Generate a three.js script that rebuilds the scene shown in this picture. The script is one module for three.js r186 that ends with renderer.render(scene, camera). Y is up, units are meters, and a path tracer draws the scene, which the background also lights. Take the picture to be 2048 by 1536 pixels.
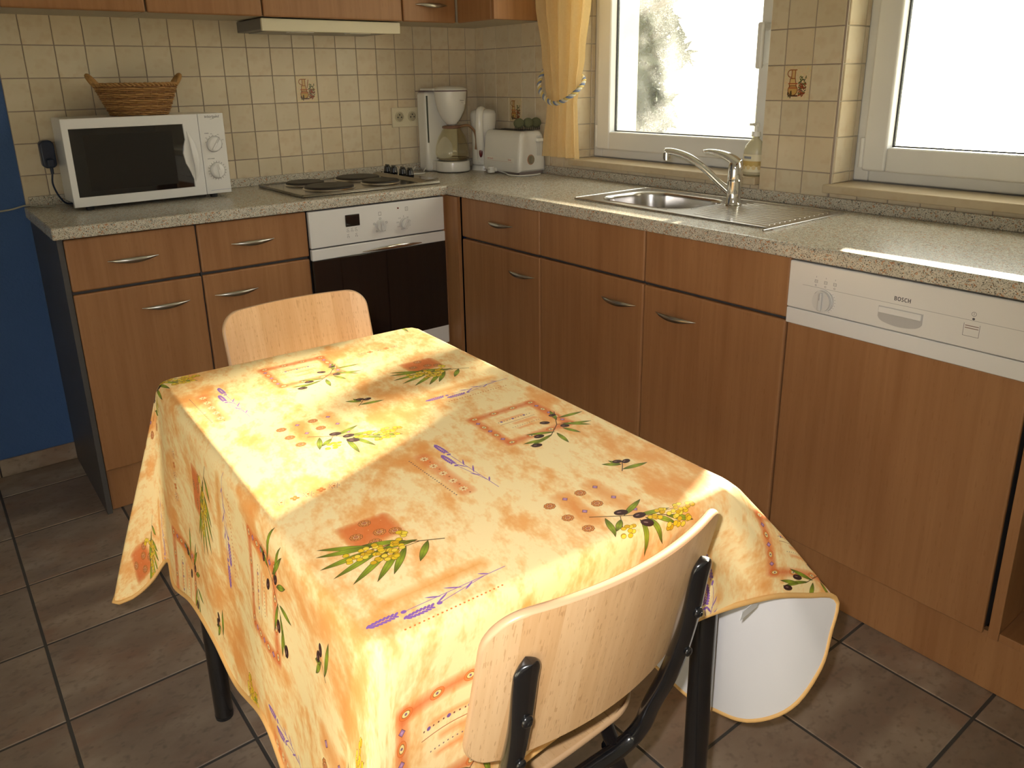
import * as THREE from 'three';
import { RoundedBoxGeometry } from 'three/addons/geometries/RoundedBoxGeometry.js';
import { mergeGeometries } from 'three/addons/utils/BufferGeometryUtils.js';

// ---------------------------------------------------------------- camera, sky, sun, flash, exposure
const scene = new THREE.Scene();
const camera = new THREE.PerspectiveCamera(2 * Math.atan(768 / 1555.308) * 180 / Math.PI, 2048 / 1536, 0.05, 200);
camera.position.set(-2.26383, 1.36392, 3.17804);
camera.rotation.set(-0.29735, -0.65795, -0.01636, 'YXZ');
camera.setViewOffset(2048, 1536, 0, 132.14, 2048, 1536);
camera.updateProjectionMatrix();

const renderer = new THREE.WebGLRenderer();
renderer.toneMapping = THREE.LinearToneMapping;
renderer.toneMappingExposure = 1.12;
renderer.shadowMap.enabled = true;

scene.background = new THREE.Color(3.0, 3.1, 3.15);        // pale hazy morning sky

const SUN_EL = 15.5 * Math.PI / 180, SUN_AZ = -19.5 * Math.PI / 180;
const sunDir = new THREE.Vector3(Math.cos(SUN_AZ) * Math.cos(SUN_EL), Math.sin(SUN_EL), Math.sin(SUN_AZ) * Math.cos(SUN_EL));
const sun = new THREE.DirectionalLight(new THREE.Color(1.0, 0.91, 0.74), 26);
sun.position.copy(sunDir).multiplyScalar(12).add(new THREE.Vector3(-1.2, 0.9, 2));
sun.target.position.set(-1.2, 0.9, 2);
sun.castShadow = true; sun.shadow.mapSize.set(2048, 2048); sun.shadow.radius = 1.6;
Object.assign(sun.shadow.camera, { left: -4, right: 4, top: 4, bottom: -4, near: 0.5, far: 30 });
scene.add(sun, sun.target);

// the small flash of the camera itself, just above and left of its lens
const flash = new THREE.SpotLight(new THREE.Color(1.0, 0.97, 0.97), 4.1, 0, 0.74, 1.0, 2);
flash.position.set(-2.305, 1.415, 3.155);
flash.target.position.set(-1.42, 0.62, 2.05);
flash.castShadow = true; flash.shadow.radius = 0.6;
scene.add(flash, flash.target);

// ---------------------------------------------------------------- helpers
let seed = 12345;
const rnd = () => { seed = (seed * 1664525 + 1013904223) >>> 0; return seed / 4294967296; };
const rr = (a, b) => a + (b - a) * rnd();
const V3 = (x, y, z) => new THREE.Vector3(x, y, z);
const used = {};
function numbered(n) { if (!(n in used)) { used[n] = 0; return n; } used[n]++; return n + '_' + String(used[n]).padStart(3, '0'); }
function shade(o) { o.castShadow = true; o.receiveShadow = true; return o; }
function thing(name, label, category, pos = [0, 0, 0], group) {
  const g = new THREE.Group(); g.name = numbered(name); g.position.set(...pos); g.userData = { label, category };
  if (group) g.userData.group = group;
  scene.add(g); return g;
}
function structure(name, geo, mat) { const m = shade(new THREE.Mesh(geo, mat)); m.name = name; m.userData = { kind: 'structure' }; scene.add(m); return m; }
function part(name, geo, mat, parent, label) {
  const g = Array.isArray(geo) ? mergeGeometries(geo.map(norm)) : geo;
  const m = shade(new THREE.Mesh(g, mat)); m.name = name; if (label) m.userData.label = label; parent.add(m); return m;
}
function norm(g) { const n = g.index ? g.toNonIndexed() : g; for (const k of Object.keys(n.attributes)) if (!['position', 'normal', 'uv'].includes(k)) n.deleteAttribute(k); return n; }
function boxUV(g, k = 1, du = 0, dv = 0) {          // uv in metres from the face's own direction
  const p = g.attributes.position, n = g.attributes.normal, uv = new Float32Array(p.count * 2);
  for (let i = 0; i < p.count; i++) {
    const ax = Math.abs(n.getX(i)), ay = Math.abs(n.getY(i)), az = Math.abs(n.getZ(i));
    let u, v;
    if (ax >= ay && ax >= az) { u = p.getZ(i); v = p.getY(i); } else if (ay >= az) { u = p.getX(i); v = p.getZ(i); } else { u = p.getX(i); v = p.getY(i); }
    uv[2 * i] = u * k + du; uv[2 * i + 1] = v * k + dv;
  }
  g.setAttribute('uv', new THREE.BufferAttribute(uv, 2)); return g;
}
function bx(x0, x1, y0, y1, z0, z1, r = 0.002, seg = 2) {
  const w = x1 - x0, h = y1 - y0, d = z1 - z0, rm = Math.min(r, w * 0.49, h * 0.49, d * 0.49);
  let g = r > 0 ? new RoundedBoxGeometry(w, h, d, seg, rm) : new THREE.BoxGeometry(w, h, d);
  g.translate((x0 + x1) / 2, (y0 + y1) / 2, (z0 + z1) / 2);
  return boxUV(norm(g));
}
function tube(pts, r, seg = 32, rad = 10, closed = false) { return norm(new THREE.TubeGeometry(new THREE.CatmullRomCurve3(pts.map(p => p.isVector3 ? p : V3(...p)), closed, 'centripetal'), seg, r, rad, closed)); }
function lathe(pts, seg = 40) { return norm(new THREE.LatheGeometry(pts.map(([x, y]) => new THREE.Vector2(x, y)), seg)); }
function cyl(r0, r1, h, x, y, z, seg = 28) { const g = new THREE.CylinderGeometry(r0, r1, h, seg); g.translate(x, y, z); return norm(g); }
function discX(r, t, x, y, z, seg = 32) { const g = new THREE.CylinderGeometry(r, r, t, seg); g.rotateZ(Math.PI / 2); g.translate(x, y, z); return norm(g); }
function discZ(r, t, x, y, z, seg = 32) { const g = new THREE.CylinderGeometry(r, r, t, seg); g.rotateX(Math.PI / 2); g.translate(x, y, z); return norm(g); }
// a tube whose radius varies along its path: radii(t), with an optional flattening across one axis
function sweep(pts, radius, seg = 40, rad = 12, flat = null, ease = false) {
  const c = new THREE.CatmullRomCurve3(pts.map(p => V3(...p)), false, 'centripetal'), fr = c.computeFrenetFrames(seg, false), pos = [], idx = [], uv = [];
  for (let i = 0; i <= seg; i++) {
    const t = ease ? 0.5 - 0.5 * Math.cos(Math.PI * i / seg) : i / seg, q = c.getPointAt(t), R = radius(t);
    let N = fr.normals[i], B = fr.binormals[i];
    if (flat) { const T = c.getTangentAt(t); B = V3().crossVectors(T, flat).normalize(); N = V3().crossVectors(B, T).normalize(); }
    for (let j = 0; j <= rad; j++) {
      const a = j / rad * Math.PI * 2, rn = Array.isArray(R) ? R[0] : R, rb = Array.isArray(R) ? R[1] : R;
      const v = q.clone().addScaledVector(N, Math.cos(a) * rn).addScaledVector(B, Math.sin(a) * rb);
      pos.push(v.x, v.y, v.z); uv.push(t, j / rad);
    }
  }
  for (let i = 0; i < seg; i++) for (let j = 0; j < rad; j++) { const a = i * (rad + 1) + j, b = a + rad + 1; idx.push(a, b, a + 1, b, b + 1, a + 1); }
  for (const e of [0, seg]) {                      // round off both ends with a fan
    const q = c.getPointAt(e / seg), k = pos.length / 3; pos.push(q.x, q.y, q.z); uv.push(0, 0);
    for (let j = 0; j < rad; j++) { const a = e * (rad + 1) + j; e ? idx.push(k, a, a + 1) : idx.push(k, a + 1, a); }
  }
  const g = new THREE.BufferGeometry(); g.setAttribute('position', new THREE.Float32BufferAttribute(pos, 3)); g.setAttribute('uv', new THREE.Float32BufferAttribute(uv, 2)); g.setIndex(idx); g.computeVertexNormals();
  return norm(g);
}
// the tilted face of a tile or plank: a slab with chamfered front edges, front towards +z, corner at 0,0 (18 triangles)
function slab(w, h, t, b, du = 0, dv = 0) {
  const o = [[0, 0], [w, 0], [w, h], [0, h]], i = [[b, b], [w - b, b], [w - b, h - b], [b, h - b]], pos = [];
  const q = (a, b2, c, d) => pos.push(...a, ...b2, ...c, ...a, ...c, ...d);
  const O0 = o.map(p => [...p, 0]), O1 = o.map(p => [...p, t - b]), I = i.map(p => [...p, t]);
  q(...I);
  for (let k = 0; k < 4; k++) { const m = (k + 1) % 4; q(O1[k], O1[m], I[m], I[k]); q(O0[k], O0[m], O1[m], O1[k]); }
  const g = new THREE.BufferGeometry(); g.setAttribute('position', new THREE.Float32BufferAttribute(pos, 3)); g.computeVertexNormals();
  return boxUV(g, 1, du, dv);
}
function roundRect(w, h, r) {
  const s = new THREE.Shape(), x = -w / 2, y = -h / 2;
  s.moveTo(x + r, y); s.lineTo(x + w - r, y); s.absarc(x + w - r, y + r, r, -Math.PI / 2, 0); s.lineTo(x + w, y + h - r); s.absarc(x + w - r, y + h - r, r, 0, Math.PI / 2);
  s.lineTo(x + r, y + h); s.absarc(x + r, y + h - r, r, Math.PI / 2, Math.PI); s.lineTo(x, y + r); s.absarc(x + r, y + r, r, Math.PI, Math.PI * 1.5); return s;
}
function extr(shape, depth, bevel = 0, seg = 2, curve = 16) { return norm(new THREE.ExtrudeGeometry(shape, { depth, bevelEnabled: bevel > 0, bevelThickness: bevel, bevelSize: bevel, bevelOffset: -bevel, bevelSegments: seg, curveSegments: curve })); }

// ---------------------------------------------------------------- textures
function hash(x, y, s) { let h = (x * 374761393 + y * 668265263 + s * 1442695041) | 0; h = Math.imul(h ^ (h >>> 13), 1274126177); return ((h ^ (h >>> 16)) >>> 0) / 4294967296; }
function vnoise(x, y, px, py, s) {               // value noise that repeats after px, py cells
  const xi = Math.floor(x), yi = Math.floor(y), fx = x - xi, fy = y - yi, u = fx * fx * (3 - 2 * fx), v = fy * fy * (3 - 2 * fy);
  const m = (a, n) => ((a % n) + n) % n, A = hash(m(xi, px), m(yi, py), s), B = hash(m(xi + 1, px), m(yi, py), s), C = hash(m(xi, px), m(yi + 1, py), s), D = hash(m(xi + 1, px), m(yi + 1, py), s);
  return A + (B - A) * u + (C - A) * v + (A - B - C + D) * u * v;
}
function fbm(u, v, fx, fy, oct, s) { let a = 0, w = 0.5, t = 0; for (let o = 0; o < oct; o++) { a += w * vnoise(u * fx, v * fy, fx, fy, s + o); t += w; w *= 0.5; fx *= 2; fy *= 2; } return a / t; }
const lerp3 = (a, b, t) => [a[0] + (b[0] - a[0]) * t, a[1] + (b[1] - a[1]) * t, a[2] + (b[2] - a[2]) * t];
const sat = (t) => Math.max(0, Math.min(1, t));
function dataTex(W, H, fn, size, srgb = true) {   // fn(u, v) -> [r, g, b] 0..255; one repeat covers size metres
  const d = new Uint8Array(W * H * 4);
  for (let y = 0; y < H; y++) for (let x = 0; x < W; x++) { const c = fn(x / W, y / H), i = (y * W + x) * 4; d[i] = Math.max(0, Math.min(255, c[0])); d[i + 1] = Math.max(0, Math.min(255, c[1])); d[i + 2] = Math.max(0, Math.min(255, c[2])); d[i + 3] = 255; }
  const t = new THREE.DataTexture(d, W, H); t.wrapS = t.wrapT = THREE.RepeatWrapping; t.magFilter = THREE.LinearFilter; t.minFilter = THREE.LinearMipmapLinearFilter; t.generateMipmaps = true;
  if (srgb) t.colorSpace = THREE.SRGBColorSpace;
  t.repeat.set(1 / size[0], 1 / size[1]); t.needsUpdate = true; return t;
}
function canvasTex(w, h, draw) {
  const c = document.createElement('canvas'); c.width = w; c.height = h; const x = c.getContext('2d'); draw(x, w, h);
  const t = new THREE.CanvasTexture(c); t.colorSpace = THREE.SRGBColorSpace; t.magFilter = THREE.LinearFilter; return t;
}
const std = (o) => new THREE.MeshStandardMaterial(o), phys = (o) => new THREE.MeshPhysicalMaterial(o);
const rgb = (r, g, b) => new THREE.Color().setRGB(r, g, b);

const woodTex = dataTex(512, 1024, (u, v) => {
  const w = u + 0.012 * (fbm(u, v, 4, 2, 2, 3) - 0.5), s = fbm(w, v, 48, 3, 3, 5), l = fbm(w, v, 10, 2, 3, 9), p = vnoise(w * 256, v * 40, 256, 40, 21);
  const t = 0.45 * s + 0.55 * l; let c = lerp3([150, 104, 66], [169, 123, 82], sat((t - 0.25) * 2));
  if (p > 0.86) c = lerp3(c, [132, 86, 50], 0.22);
  return c;
}, [0.5, 1.0]);
const plyTex = dataTex(1024, 512, (u, v) => {
  const s = fbm(u, v, 90, 3, 3, 31), l = Math.floor(u * 9 + 0.35 * fbm(u, v, 3, 2, 2, 33)), tone = hash(l, 3, 7), p = vnoise(u * 400, v * 26, 400, 26, 35);
  let c = lerp3([214, 168, 116], [236, 199, 152], sat(0.55 * s + 0.55 * tone - 0.05));
  if (p > 0.84) c = lerp3(c, [176, 126, 80], 0.4);
  return c;
}, [0.42, 0.3]);
const granite = dataTex(1024, 1024, (u, v) => {
  const a = vnoise(u * 170, v * 170, 170, 170, 41), b = vnoise(u * 90, v * 90, 90, 90, 43), d = vnoise(u * 260, v * 260, 260, 260, 45), e = fbm(u, v, 40, 40, 2, 47);
  let c = lerp3([186, 180, 164], [214, 208, 192], e);
  if (b > 0.74) c = lerp3(c, [186, 140, 106], sat((b - 0.74) * 8));
  if (a > 0.70) c = lerp3(c, [104, 100, 92], sat((a - 0.70) * 7));
  if (d > 0.80) c = lerp3(c, [58, 54, 52], sat((d - 0.80) * 9));
  if (d < 0.14) c = lerp3(c, [240, 236, 226], 0.7);
  return c;
}, [0.32, 0.32]);
const tileTex = dataTex(512, 512, (u, v) => { const a = fbm(u, v, 8, 8, 4, 51), b = fbm(u, v, 30, 30, 2, 53); return lerp3(lerp3([214, 199, 170], [226, 213, 188], a), [208, 186, 154], sat((b - 0.55) * 1.6)); }, [0.6, 0.6]);
const floorTex = dataTex(1024, 1024, (u, v) => {
  const w = u + 0.04 * fbm(u, v, 5, 5, 3, 63), a = fbm(w, v, 9, 17, 6, 61), b = fbm(u, v, 80, 110, 2, 65), r = fbm(u, v, 11, 17, 5, 67);
  let c = lerp3([134, 116, 101], [166, 149, 132], sat((a - 0.28) * 2.1)); c = lerp3(c, [140, 106, 86], sat((r - 0.52) * 1.8)); return lerp3(c, [94, 82, 72], sat((b - 0.6) * 1.2));
}, [1.1, 1.1]);
const paintBump = dataTex(512, 512, (u, v) => { const a = 255 * fbm(u, v, 60, 60, 3, 71); return [a, a, a]; }, [0.35, 0.35], false);

const M = {
  wood: std({ map: woodTex, roughness: 0.42 }),
  woodEdge: std({ color: rgb(0.42, 0.2, 0.08), roughness: 0.5 }),
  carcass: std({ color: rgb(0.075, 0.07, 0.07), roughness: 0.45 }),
  ply: phys({ map: plyTex, roughness: 0.38, clearcoat: 0.25, clearcoatRoughness: 0.3 }),
  plyEdge: phys({ color: rgb(0.62, 0.4, 0.22), roughness: 0.4, clearcoat: 0.25, clearcoatRoughness: 0.3 }),
  granite: std({ map: granite, roughness: 0.27 }),
  tile: [rgb(1, 1, 1), rgb(0.94, 0.93, 0.91), rgb(1, 0.97, 0.93)].map(c => phys({ map: tileTex, color: c, roughness: 0.3 })),
  grout: std({ color: rgb(0.36, 0.29, 0.24), roughness: 0.9 }),
  floor: [rgb(1, 1, 1), rgb(0.9, 0.9, 0.9), rgb(0.97, 0.93, 0.89)].map(c => std({ map: floorTex, color: c, roughness: 0.45 })),
  floorGrout: std({ color: rgb(0.06, 0.055, 0.05), roughness: 0.9 }),
  blue: std({ color: rgb(0.05, 0.115, 0.3), roughness: 0.75, bumpMap: paintBump, bumpScale: 0.0012 }),
  white: std({ color: rgb(0.8, 0.8, 0.79), roughness: 0.8 }),
  ceiling: std({ color: rgb(0.82, 0.82, 0.81), roughness: 0.9 }),
  render: std({ color: rgb(0.72, 0.66, 0.55), roughness: 0.9 }),
  pvc: phys({ color: rgb(0.82, 0.82, 0.81), roughness: 0.28 }),
  gasket: std({ color: rgb(0.03, 0.03, 0.03), roughness: 0.5 }),
  enamel: phys({ color: rgb(0.8, 0.79, 0.77), roughness: 0.22, clearcoat: 0.5, clearcoatRoughness: 0.08 }),
  knob: phys({ color: rgb(0.66, 0.65, 0.63), roughness: 0.3 }),
  plasticWhite: phys({ color: rgb(0.8, 0.78, 0.72), roughness: 0.25, clearcoat: 0.3, clearcoatRoughness: 0.15 }),
  cream: phys({ color: rgb(0.72, 0.65, 0.47), roughness: 0.35 }),
  blackGlass: phys({ color: rgb(0.006, 0.006, 0.007), roughness: 0.05, clearcoat: 1, clearcoatRoughness: 0.02 }),
  black: phys({ color: rgb(0.008, 0.008, 0.009), roughness: 0.25, clearcoat: 0.6, clearcoatRoughness: 0.12 }),
  blackMatt: std({ color: rgb(0.012, 0.012, 0.013), roughness: 0.6 }),
  chrome: std({ color: rgb(0.78, 0.77, 0.75), metalness: 1, roughness: 0.07 }),
  steel: std({ color: rgb(0.62, 0.6, 0.57), metalness: 1, roughness: 0.22 }),
  satin: std({ color: rgb(0.5, 0.48, 0.43), metalness: 1, roughness: 0.3 }),
  hobSteel: std({ color: rgb(0.27, 0.25, 0.22), metalness: 1, roughness: 0.16 }),
  castIron: std({ color: rgb(0.03, 0.026, 0.023), roughness: 0.5, metalness: 0.3 }),
  grey: std({ color: rgb(0.4, 0.4, 0.4), roughness: 0.5 }),
};

// ---------------------------------------------------------------- the room
const XL = -3.4, ZF = 4.4, YC = 2.65, WT = 0.38;
const H = 0.966, D = 0.561, F = 0.542;            // worktop height, depth, plane of the cabinet fronts
const W1 = [0.69, 1.617], W2 = [1.873, 2.80], WY = [1.04, 2.25];   // the two window openings along z, and their height

const floor = structure('floor', bx(XL, 0.38, -0.12, -0.0018, -0.2, ZF, 0), M.floorGrout);
{
  const P = 0.315, geos = [];
  for (let v = 0; v < 6; v++) geos.push(slab(P - 0.007, P - 0.007, 0.009, 0.0015, rr(0, 1), rr(0, 1)));
  const cache = {};
  let n = 0;
  for (let i = -12; i < 4; i++) for (let j = -9; j < 8; j++) {
    const x0 = -0.627 + i * P, z0 = 2.386 + j * P, xa = Math.max(x0, XL), xb = Math.min(x0 + P, 0), za = Math.max(z0, 0), zb = Math.min(z0 + P, ZF);
    if (xb - xa < 0.02 || zb - za < 0.02) continue;
    const w = xb - xa - 0.007, h = zb - za - 0.007, full = w > P - 0.009 && h > P - 0.009, k = w.toFixed(3) + h.toFixed(3);
    const g = full ? geos[Math.floor(rnd() * 6)] : (cache[k] ??= slab(w, h, 0.009, 0.0015, rr(0, 1), rr(0, 1)));
    const m = part('tile', g, M.floor[Math.floor(rnd() * 3)], floor);
    m.rotation.x = -Math.PI / 2; m.position.set(xa + 0.0035, -0.009, zb - 0.0035); n++;
  }
}
const wallBack = structure('wall_back', bx(XL - 0.2, WT, 0, YC, -0.2, 0, 0), M.blue);
structure('wall_left', bx(XL - 0.2, XL, 0, YC, 0, ZF, 0), M.white);
structure('wall_front', bx(XL - 0.2, WT, 0, YC, ZF, ZF + 0.2, 0), M.white);
structure('ceiling', bx(XL - 0.2, WT, YC, YC + 0.15, -0.2, ZF + 0.2, 0), M.ceiling);
const wallRight = structure('wall_right', mergeGeometries([
  bx(0, WT, 0, WY[0] - 0.03, 0, ZF, 0), bx(0, WT, WY[1], YC, 0, ZF, 0),
  bx(0, WT, WY[0] - 0.03, WY[1], 0, W1[0], 0), bx(0, WT, WY[0] - 0.03, WY[1], W1[1], W2[0], 0), bx(0, WT, WY[0] - 0.03, WY[1], W2[1], ZF, 0)]), M.render);

// wall tiles: each one a slab with its own edges
const TW = 0.09469, TH = 0.10705, TY0 = 1.0722, G = 0.0028, tileCache = {};
function wallTile(parent, u0, u1, y0, y1, place, mat) {
  const w = u1 - u0 - G, h = y1 - y0 - G; if (w < 0.006 || h < 0.006) return;
  const k = w.toFixed(3) + '_' + h.toFixed(3) + '_' + Math.floor(rnd() * 4);
  const m = part('tile', tileCache[k] ??= slab(w, h, 0.005, 0.0012, rr(0, 0.6), rr(0, 0.6)), mat || M.tile[Math.floor(rnd() * 3)], parent);
  place(m, u0 + G / 2, u1 - G / 2, y0 + G / 2); return m;
}
const cuts = (a, b, o, p) => { const r = [a]; for (let k = Math.ceil((a - o) / p + 0.02); o + k * p < b - 0.002; k++) r.push(o + k * p); r.push(b); return r; };
const onBack = (m, u0, u1, y) => m.position.set(u0, y, 0.0005);
const onRight = (m, u0, u1, y) => { m.rotation.y = -Math.PI / 2; m.position.set(-0.0005, y, u0); };   // front towards -x, run along +z
const decor = (kind) => phys({
  roughness: 0.3, map: canvasTex(256, 290, (c, w, h) => {
    c.fillStyle = 'rgb(222,203,168)'; c.fillRect(0, 0, w, h);
    for (let i = 0; i < 900; i++) { c.fillStyle = `rgba(${200 + hash(i, 1, 3) * 40 | 0},${176 + hash(i, 2, 3) * 40 | 0},140,0.15)`; c.beginPath(); c.arc(hash(i, 4, 1) * w, hash(i, 5, 1) * h, 3 + hash(i, 6, 1) * 7, 0, 7); c.fill(); }
    c.lineCap = 'round';
    // a stacked pot and jug with a curled handle, herbs and peppers at its foot
    c.fillStyle = '#c9a15c'; c.strokeStyle = '#7a3f1e'; c.lineWidth = 7;
    c.beginPath(); c.ellipse(95, 205, 46, 44, 0, 0, 7); c.fill(); c.stroke();
    c.beginPath(); c.moveTo(58, 168); c.lineTo(64, 108); c.lineTo(112, 108); c.lineTo(126, 168); c.closePath(); c.fillStyle = '#d8b878'; c.fill(); c.stroke();
    c.strokeStyle = '#b0562a'; c.lineWidth = 9; c.beginPath(); c.moveTo(50, 150); c.lineTo(136, 150); c.stroke(); c.beginPath(); c.moveTo(56, 186); c.lineTo(136, 186); c.stroke();
    c.strokeStyle = '#9a5a2c'; c.lineWidth = 8; c.beginPath(); c.arc(66, 66, 30, 0.6, 5.2); c.stroke();
    c.fillStyle = '#d2ae74'; c.fillRect(76, 36, 34, 72); c.strokeRect(76, 36, 34, 72); c.beginPath(); c.moveTo(66, 36); c.lineTo(122, 36); c.stroke();
    if (kind === 0) { c.beginPath(); c.moveTo(150, 44); c.lineTo(132, 130); c.stroke(); }
    for (let i = 0; i < 70; i++) { c.fillStyle = ['#3f4a22', '#5a5f2e', '#2f3520', '#7a7a3e'][i % 4]; c.beginPath(); c.ellipse(150 + hash(i, 7, 2) * 66, 90 + hash(i, 8, 2) * 150, 5 + hash(i, 9, 2) * 9, 4, hash(i, 3, 2) * 3, 0, 7); c.fill(); }
    for (let i = 0; i < 26; i++) { c.fillStyle = ['#8a3418', '#a4502a', '#6e2a16'][i % 3]; c.beginPath(); c.ellipse(150 + hash(i, 1, 5) * 70, 150 + hash(i, 2, 5) * 112, 5, 13, hash(i, 4, 5) * 2, 0, 7); c.fill(); }
    c.fillStyle = '#4a2a1a'; c.fillRect(56, 246, 90, 12); for (let i = 0; i < 12; i++) { c.fillStyle = '#4c3a20'; c.beginPath(); c.ellipse(46 + hash(i, 1, 8) * 40, 215 + hash(i, 2, 8) * 45, 5, 15, 0, 0, 7); c.fill(); }
  })
});
const decorUV = (m, w, h) => { m.geometry = m.geometry.clone(); const uv = m.geometry.attributes.uv, p = m.geometry.attributes.position; for (let i = 0; i < uv.count; i++) uv.setXY(i, p.getX(i) / w, p.getY(i) / h); m.userData.label = 'wall tile printed with a brown jug and vegetables'; };
{
  const ys = [0.968, ...[0, 1, 2, 3, 4, 5].map(k => TY0 + k * TH)], xs = cuts(-1.94, 0, -0.06193, TW), dm = decor(0);
  const bed = part('grout_bed', bx(-1.94, 0, 0.967, 1.607, 0, 0.0022, 0), M.grout, wallBack);
  for (let r = 0; r + 1 < ys.length; r++) for (let c = 0; c + 1 < xs.length; c++) {
    const isD = Math.abs(xs[c] + 0.9143) < 0.01 && Math.abs(ys[r] - 1.2863) < 0.01, m = wallTile(wallBack, xs[c], xs[c + 1], ys[r], ys[r + 1], onBack, isD ? dm : null);
    if (isD) decorUV(m, TW - G, TH - G);
  }
  const dm2 = decor(1), rows = [0.968]; for (let k = 0; k < 12; k++) rows.push(TY0 + k * TH);
  const field = (z0, z1, y0, y1) => {
    part('grout_bed', bx(-0.0022, 0, y0, y1, z0, z1, 0), M.grout, wallRight);
    const zs = cuts(z0, z1, 0.06954, TW), yy = [y0, ...rows.filter(y => y > y0 + 0.01 && y < y1 - 0.01), y1];
    for (let r = 0; r + 1 < yy.length; r++) for (let c = 0; c + 1 < zs.length; c++) {
      const isD = [0.259, 1.6796].some(z => Math.abs(zs[c] - z) < 0.012) && Math.abs(yy[r] - (zs[c] < 1 ? 1.1793 : 1.2863)) < 0.01;
      const m = wallTile(wallRight, zs[c], zs[c + 1], yy[r], yy[r + 1], onRight, isD ? dm2 : null);
      if (isD && m) decorUV(m, TW - G, TH - G);
    }
  };
  field(0.006, 0.56, 0.968, 1.607); field(0.56, W1[0], 0.968, 2.143);
  field(W1[0], W1[1], 0.968, 1.014); field(W1[1], W2[0], 0.968, 2.25); field(W2[0], W2[1], 0.968, 1.014);
  // tiles lining the reveals on the side that faces the room
  for (const z of [W1[0], W2[0]]) {
    const yy = [1.04, ...rows.filter(y => y > 1.05 && y < 2.2), 2.25];
    for (let r = 0; r + 1 < yy.length; r++) for (const [a, b] of [[0.002, 0.095], [0.095, 0.119]])
      wallTile(wallRight, a, b, yy[r], yy[r + 1], (m, u0, u1, y) => m.position.set(u0, y, z + 0.0005));
  }
}
// the row of tile skirting under the blue wall
{
  const b = structure('baseboard_back', bx(XL, -1.93, 0, 0.06, 0.0005, 0.004, 0), M.floorGrout);
  for (let x = -2.183 - 4 * 0.315; x < -1.95; x += 0.315) { const x0 = Math.max(x, XL), x1 = Math.min(x + 0.315, -1.93); if (x1 - x0 < 0.03) continue; const m = part('tile', slab(x1 - x0 - 0.004, 0.066, 0.008, 0.0015, rr(0, 1), rr(0, 1)), M.floor[0], b); m.position.set(x0 + 0.002, 0.001, 0.002); }
}

// ---------------------------------------------------------------- windows: frame, sash, pane misted with dew
const dew = dataTex(1024, 1024, (u, v) => {
  const d = vnoise(u * 300, v * 300, 300, 300, 81), e = vnoise(u * 140, v * 140, 140, 140, 83), f = fbm(u, v, 5, 3, 4, 85);
  const a = 255 * sat(0.21 + 0.26 * (f - 0.5) + 0.55 * Math.max(0, d - 0.62) + 0.5 * Math.max(0, e - 0.7)); return [a, a, a];
}, [0.42, 0.42], false);
const paneMat = phys({ color: rgb(0.97, 0.97, 0.93), transmission: 1, thickness: 0, roughness: 1, roughnessMap: dew, ior: 1.5 });
function frameBars(z0, z1, y0, y1, w, x0, x1, r = 0.006) {
  return [bx(x0, x1, y0, y1, z0, z0 + w, r), bx(x0, x1, y0, y1, z1 - w, z1, r), bx(x0, x1, y0, y0 + w, z0 + w, z1 - w, r), bx(x0, x1, y1 - w, y1, z0 + w, z1 - w, r)];
}
[W1, W2].forEach(([a, b], k) => {
  const win = structure('window_' + (k + 1), mergeGeometries(frameBars(a + 0.001, b - 0.001, WY[0] + 0.002, WY[1] - 0.001, 0.05, 0.12, 0.19)), M.pvc);
  win.userData.label = k ? 'white window above the dishwasher, its misted pane full of sun' : 'white window above the sink with a tree behind the misted pane';
  const s = part('sash', frameBars(a + 0.036, b - 0.036, WY[0] + 0.036, WY[1] - 0.036, 0.074, 0.1, 0.16, 0.008), M.pvc, win);
  part('gasket', frameBars(a + 0.108, b - 0.108, WY[0] + 0.108, WY[1] - 0.108, 0.006, 0.134, 0.146, 0.001), M.gasket, s);
  part('pane', bx(0.139, 0.141, WY[0] + 0.106, WY[1] - 0.106, a + 0.106, b - 0.106, 0), paneMat, s, 'glass pane misted with fine drops');
  const hz = b - 0.075;
  const hd = part('handle', [bx(0.09, 0.101, 1.40, 1.53, hz - 0.016, hz + 0.016, 0.006), bx(0.05, 0.095, 1.505, 1.53, hz - 0.011, hz + 0.011, 0.008), bx(0.046, 0.064, 1.385, 1.532, hz - 0.012, hz + 0.012, 0.008)], M.pvc, s);
  part('hinge', cyl(0.008, 0.008, 0.09, 0.108, WY[0] + 0.09, a + 0.03), M.pvc, win);
  // tiled sill board in front of the window, reaching a little into the room
  const sill = structure('trim_' + (k + 1), bx(-0.03, 0.12, 1.014, 1.04, a - (k ? 0.012 : 0.0), b + 0.012 * (k ? 1 : 0), 0.004), std({ color: rgb(0.8, 0.76, 0.7), roughness: 0.35, map: tileTex }));
  sill.userData.label = k ? 'beige sill under the window above the dishwasher' : 'beige sill under the window above the sink';
});
structure('trim_3', mergeGeometries([W1, W2].map(([a, b]) => bx(0.17, 0.42, 0.985, 1.045, a + 0.002, b - 0.002, 0.004))), M.render).userData.label = 'outer stone sills under both windows';

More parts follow.
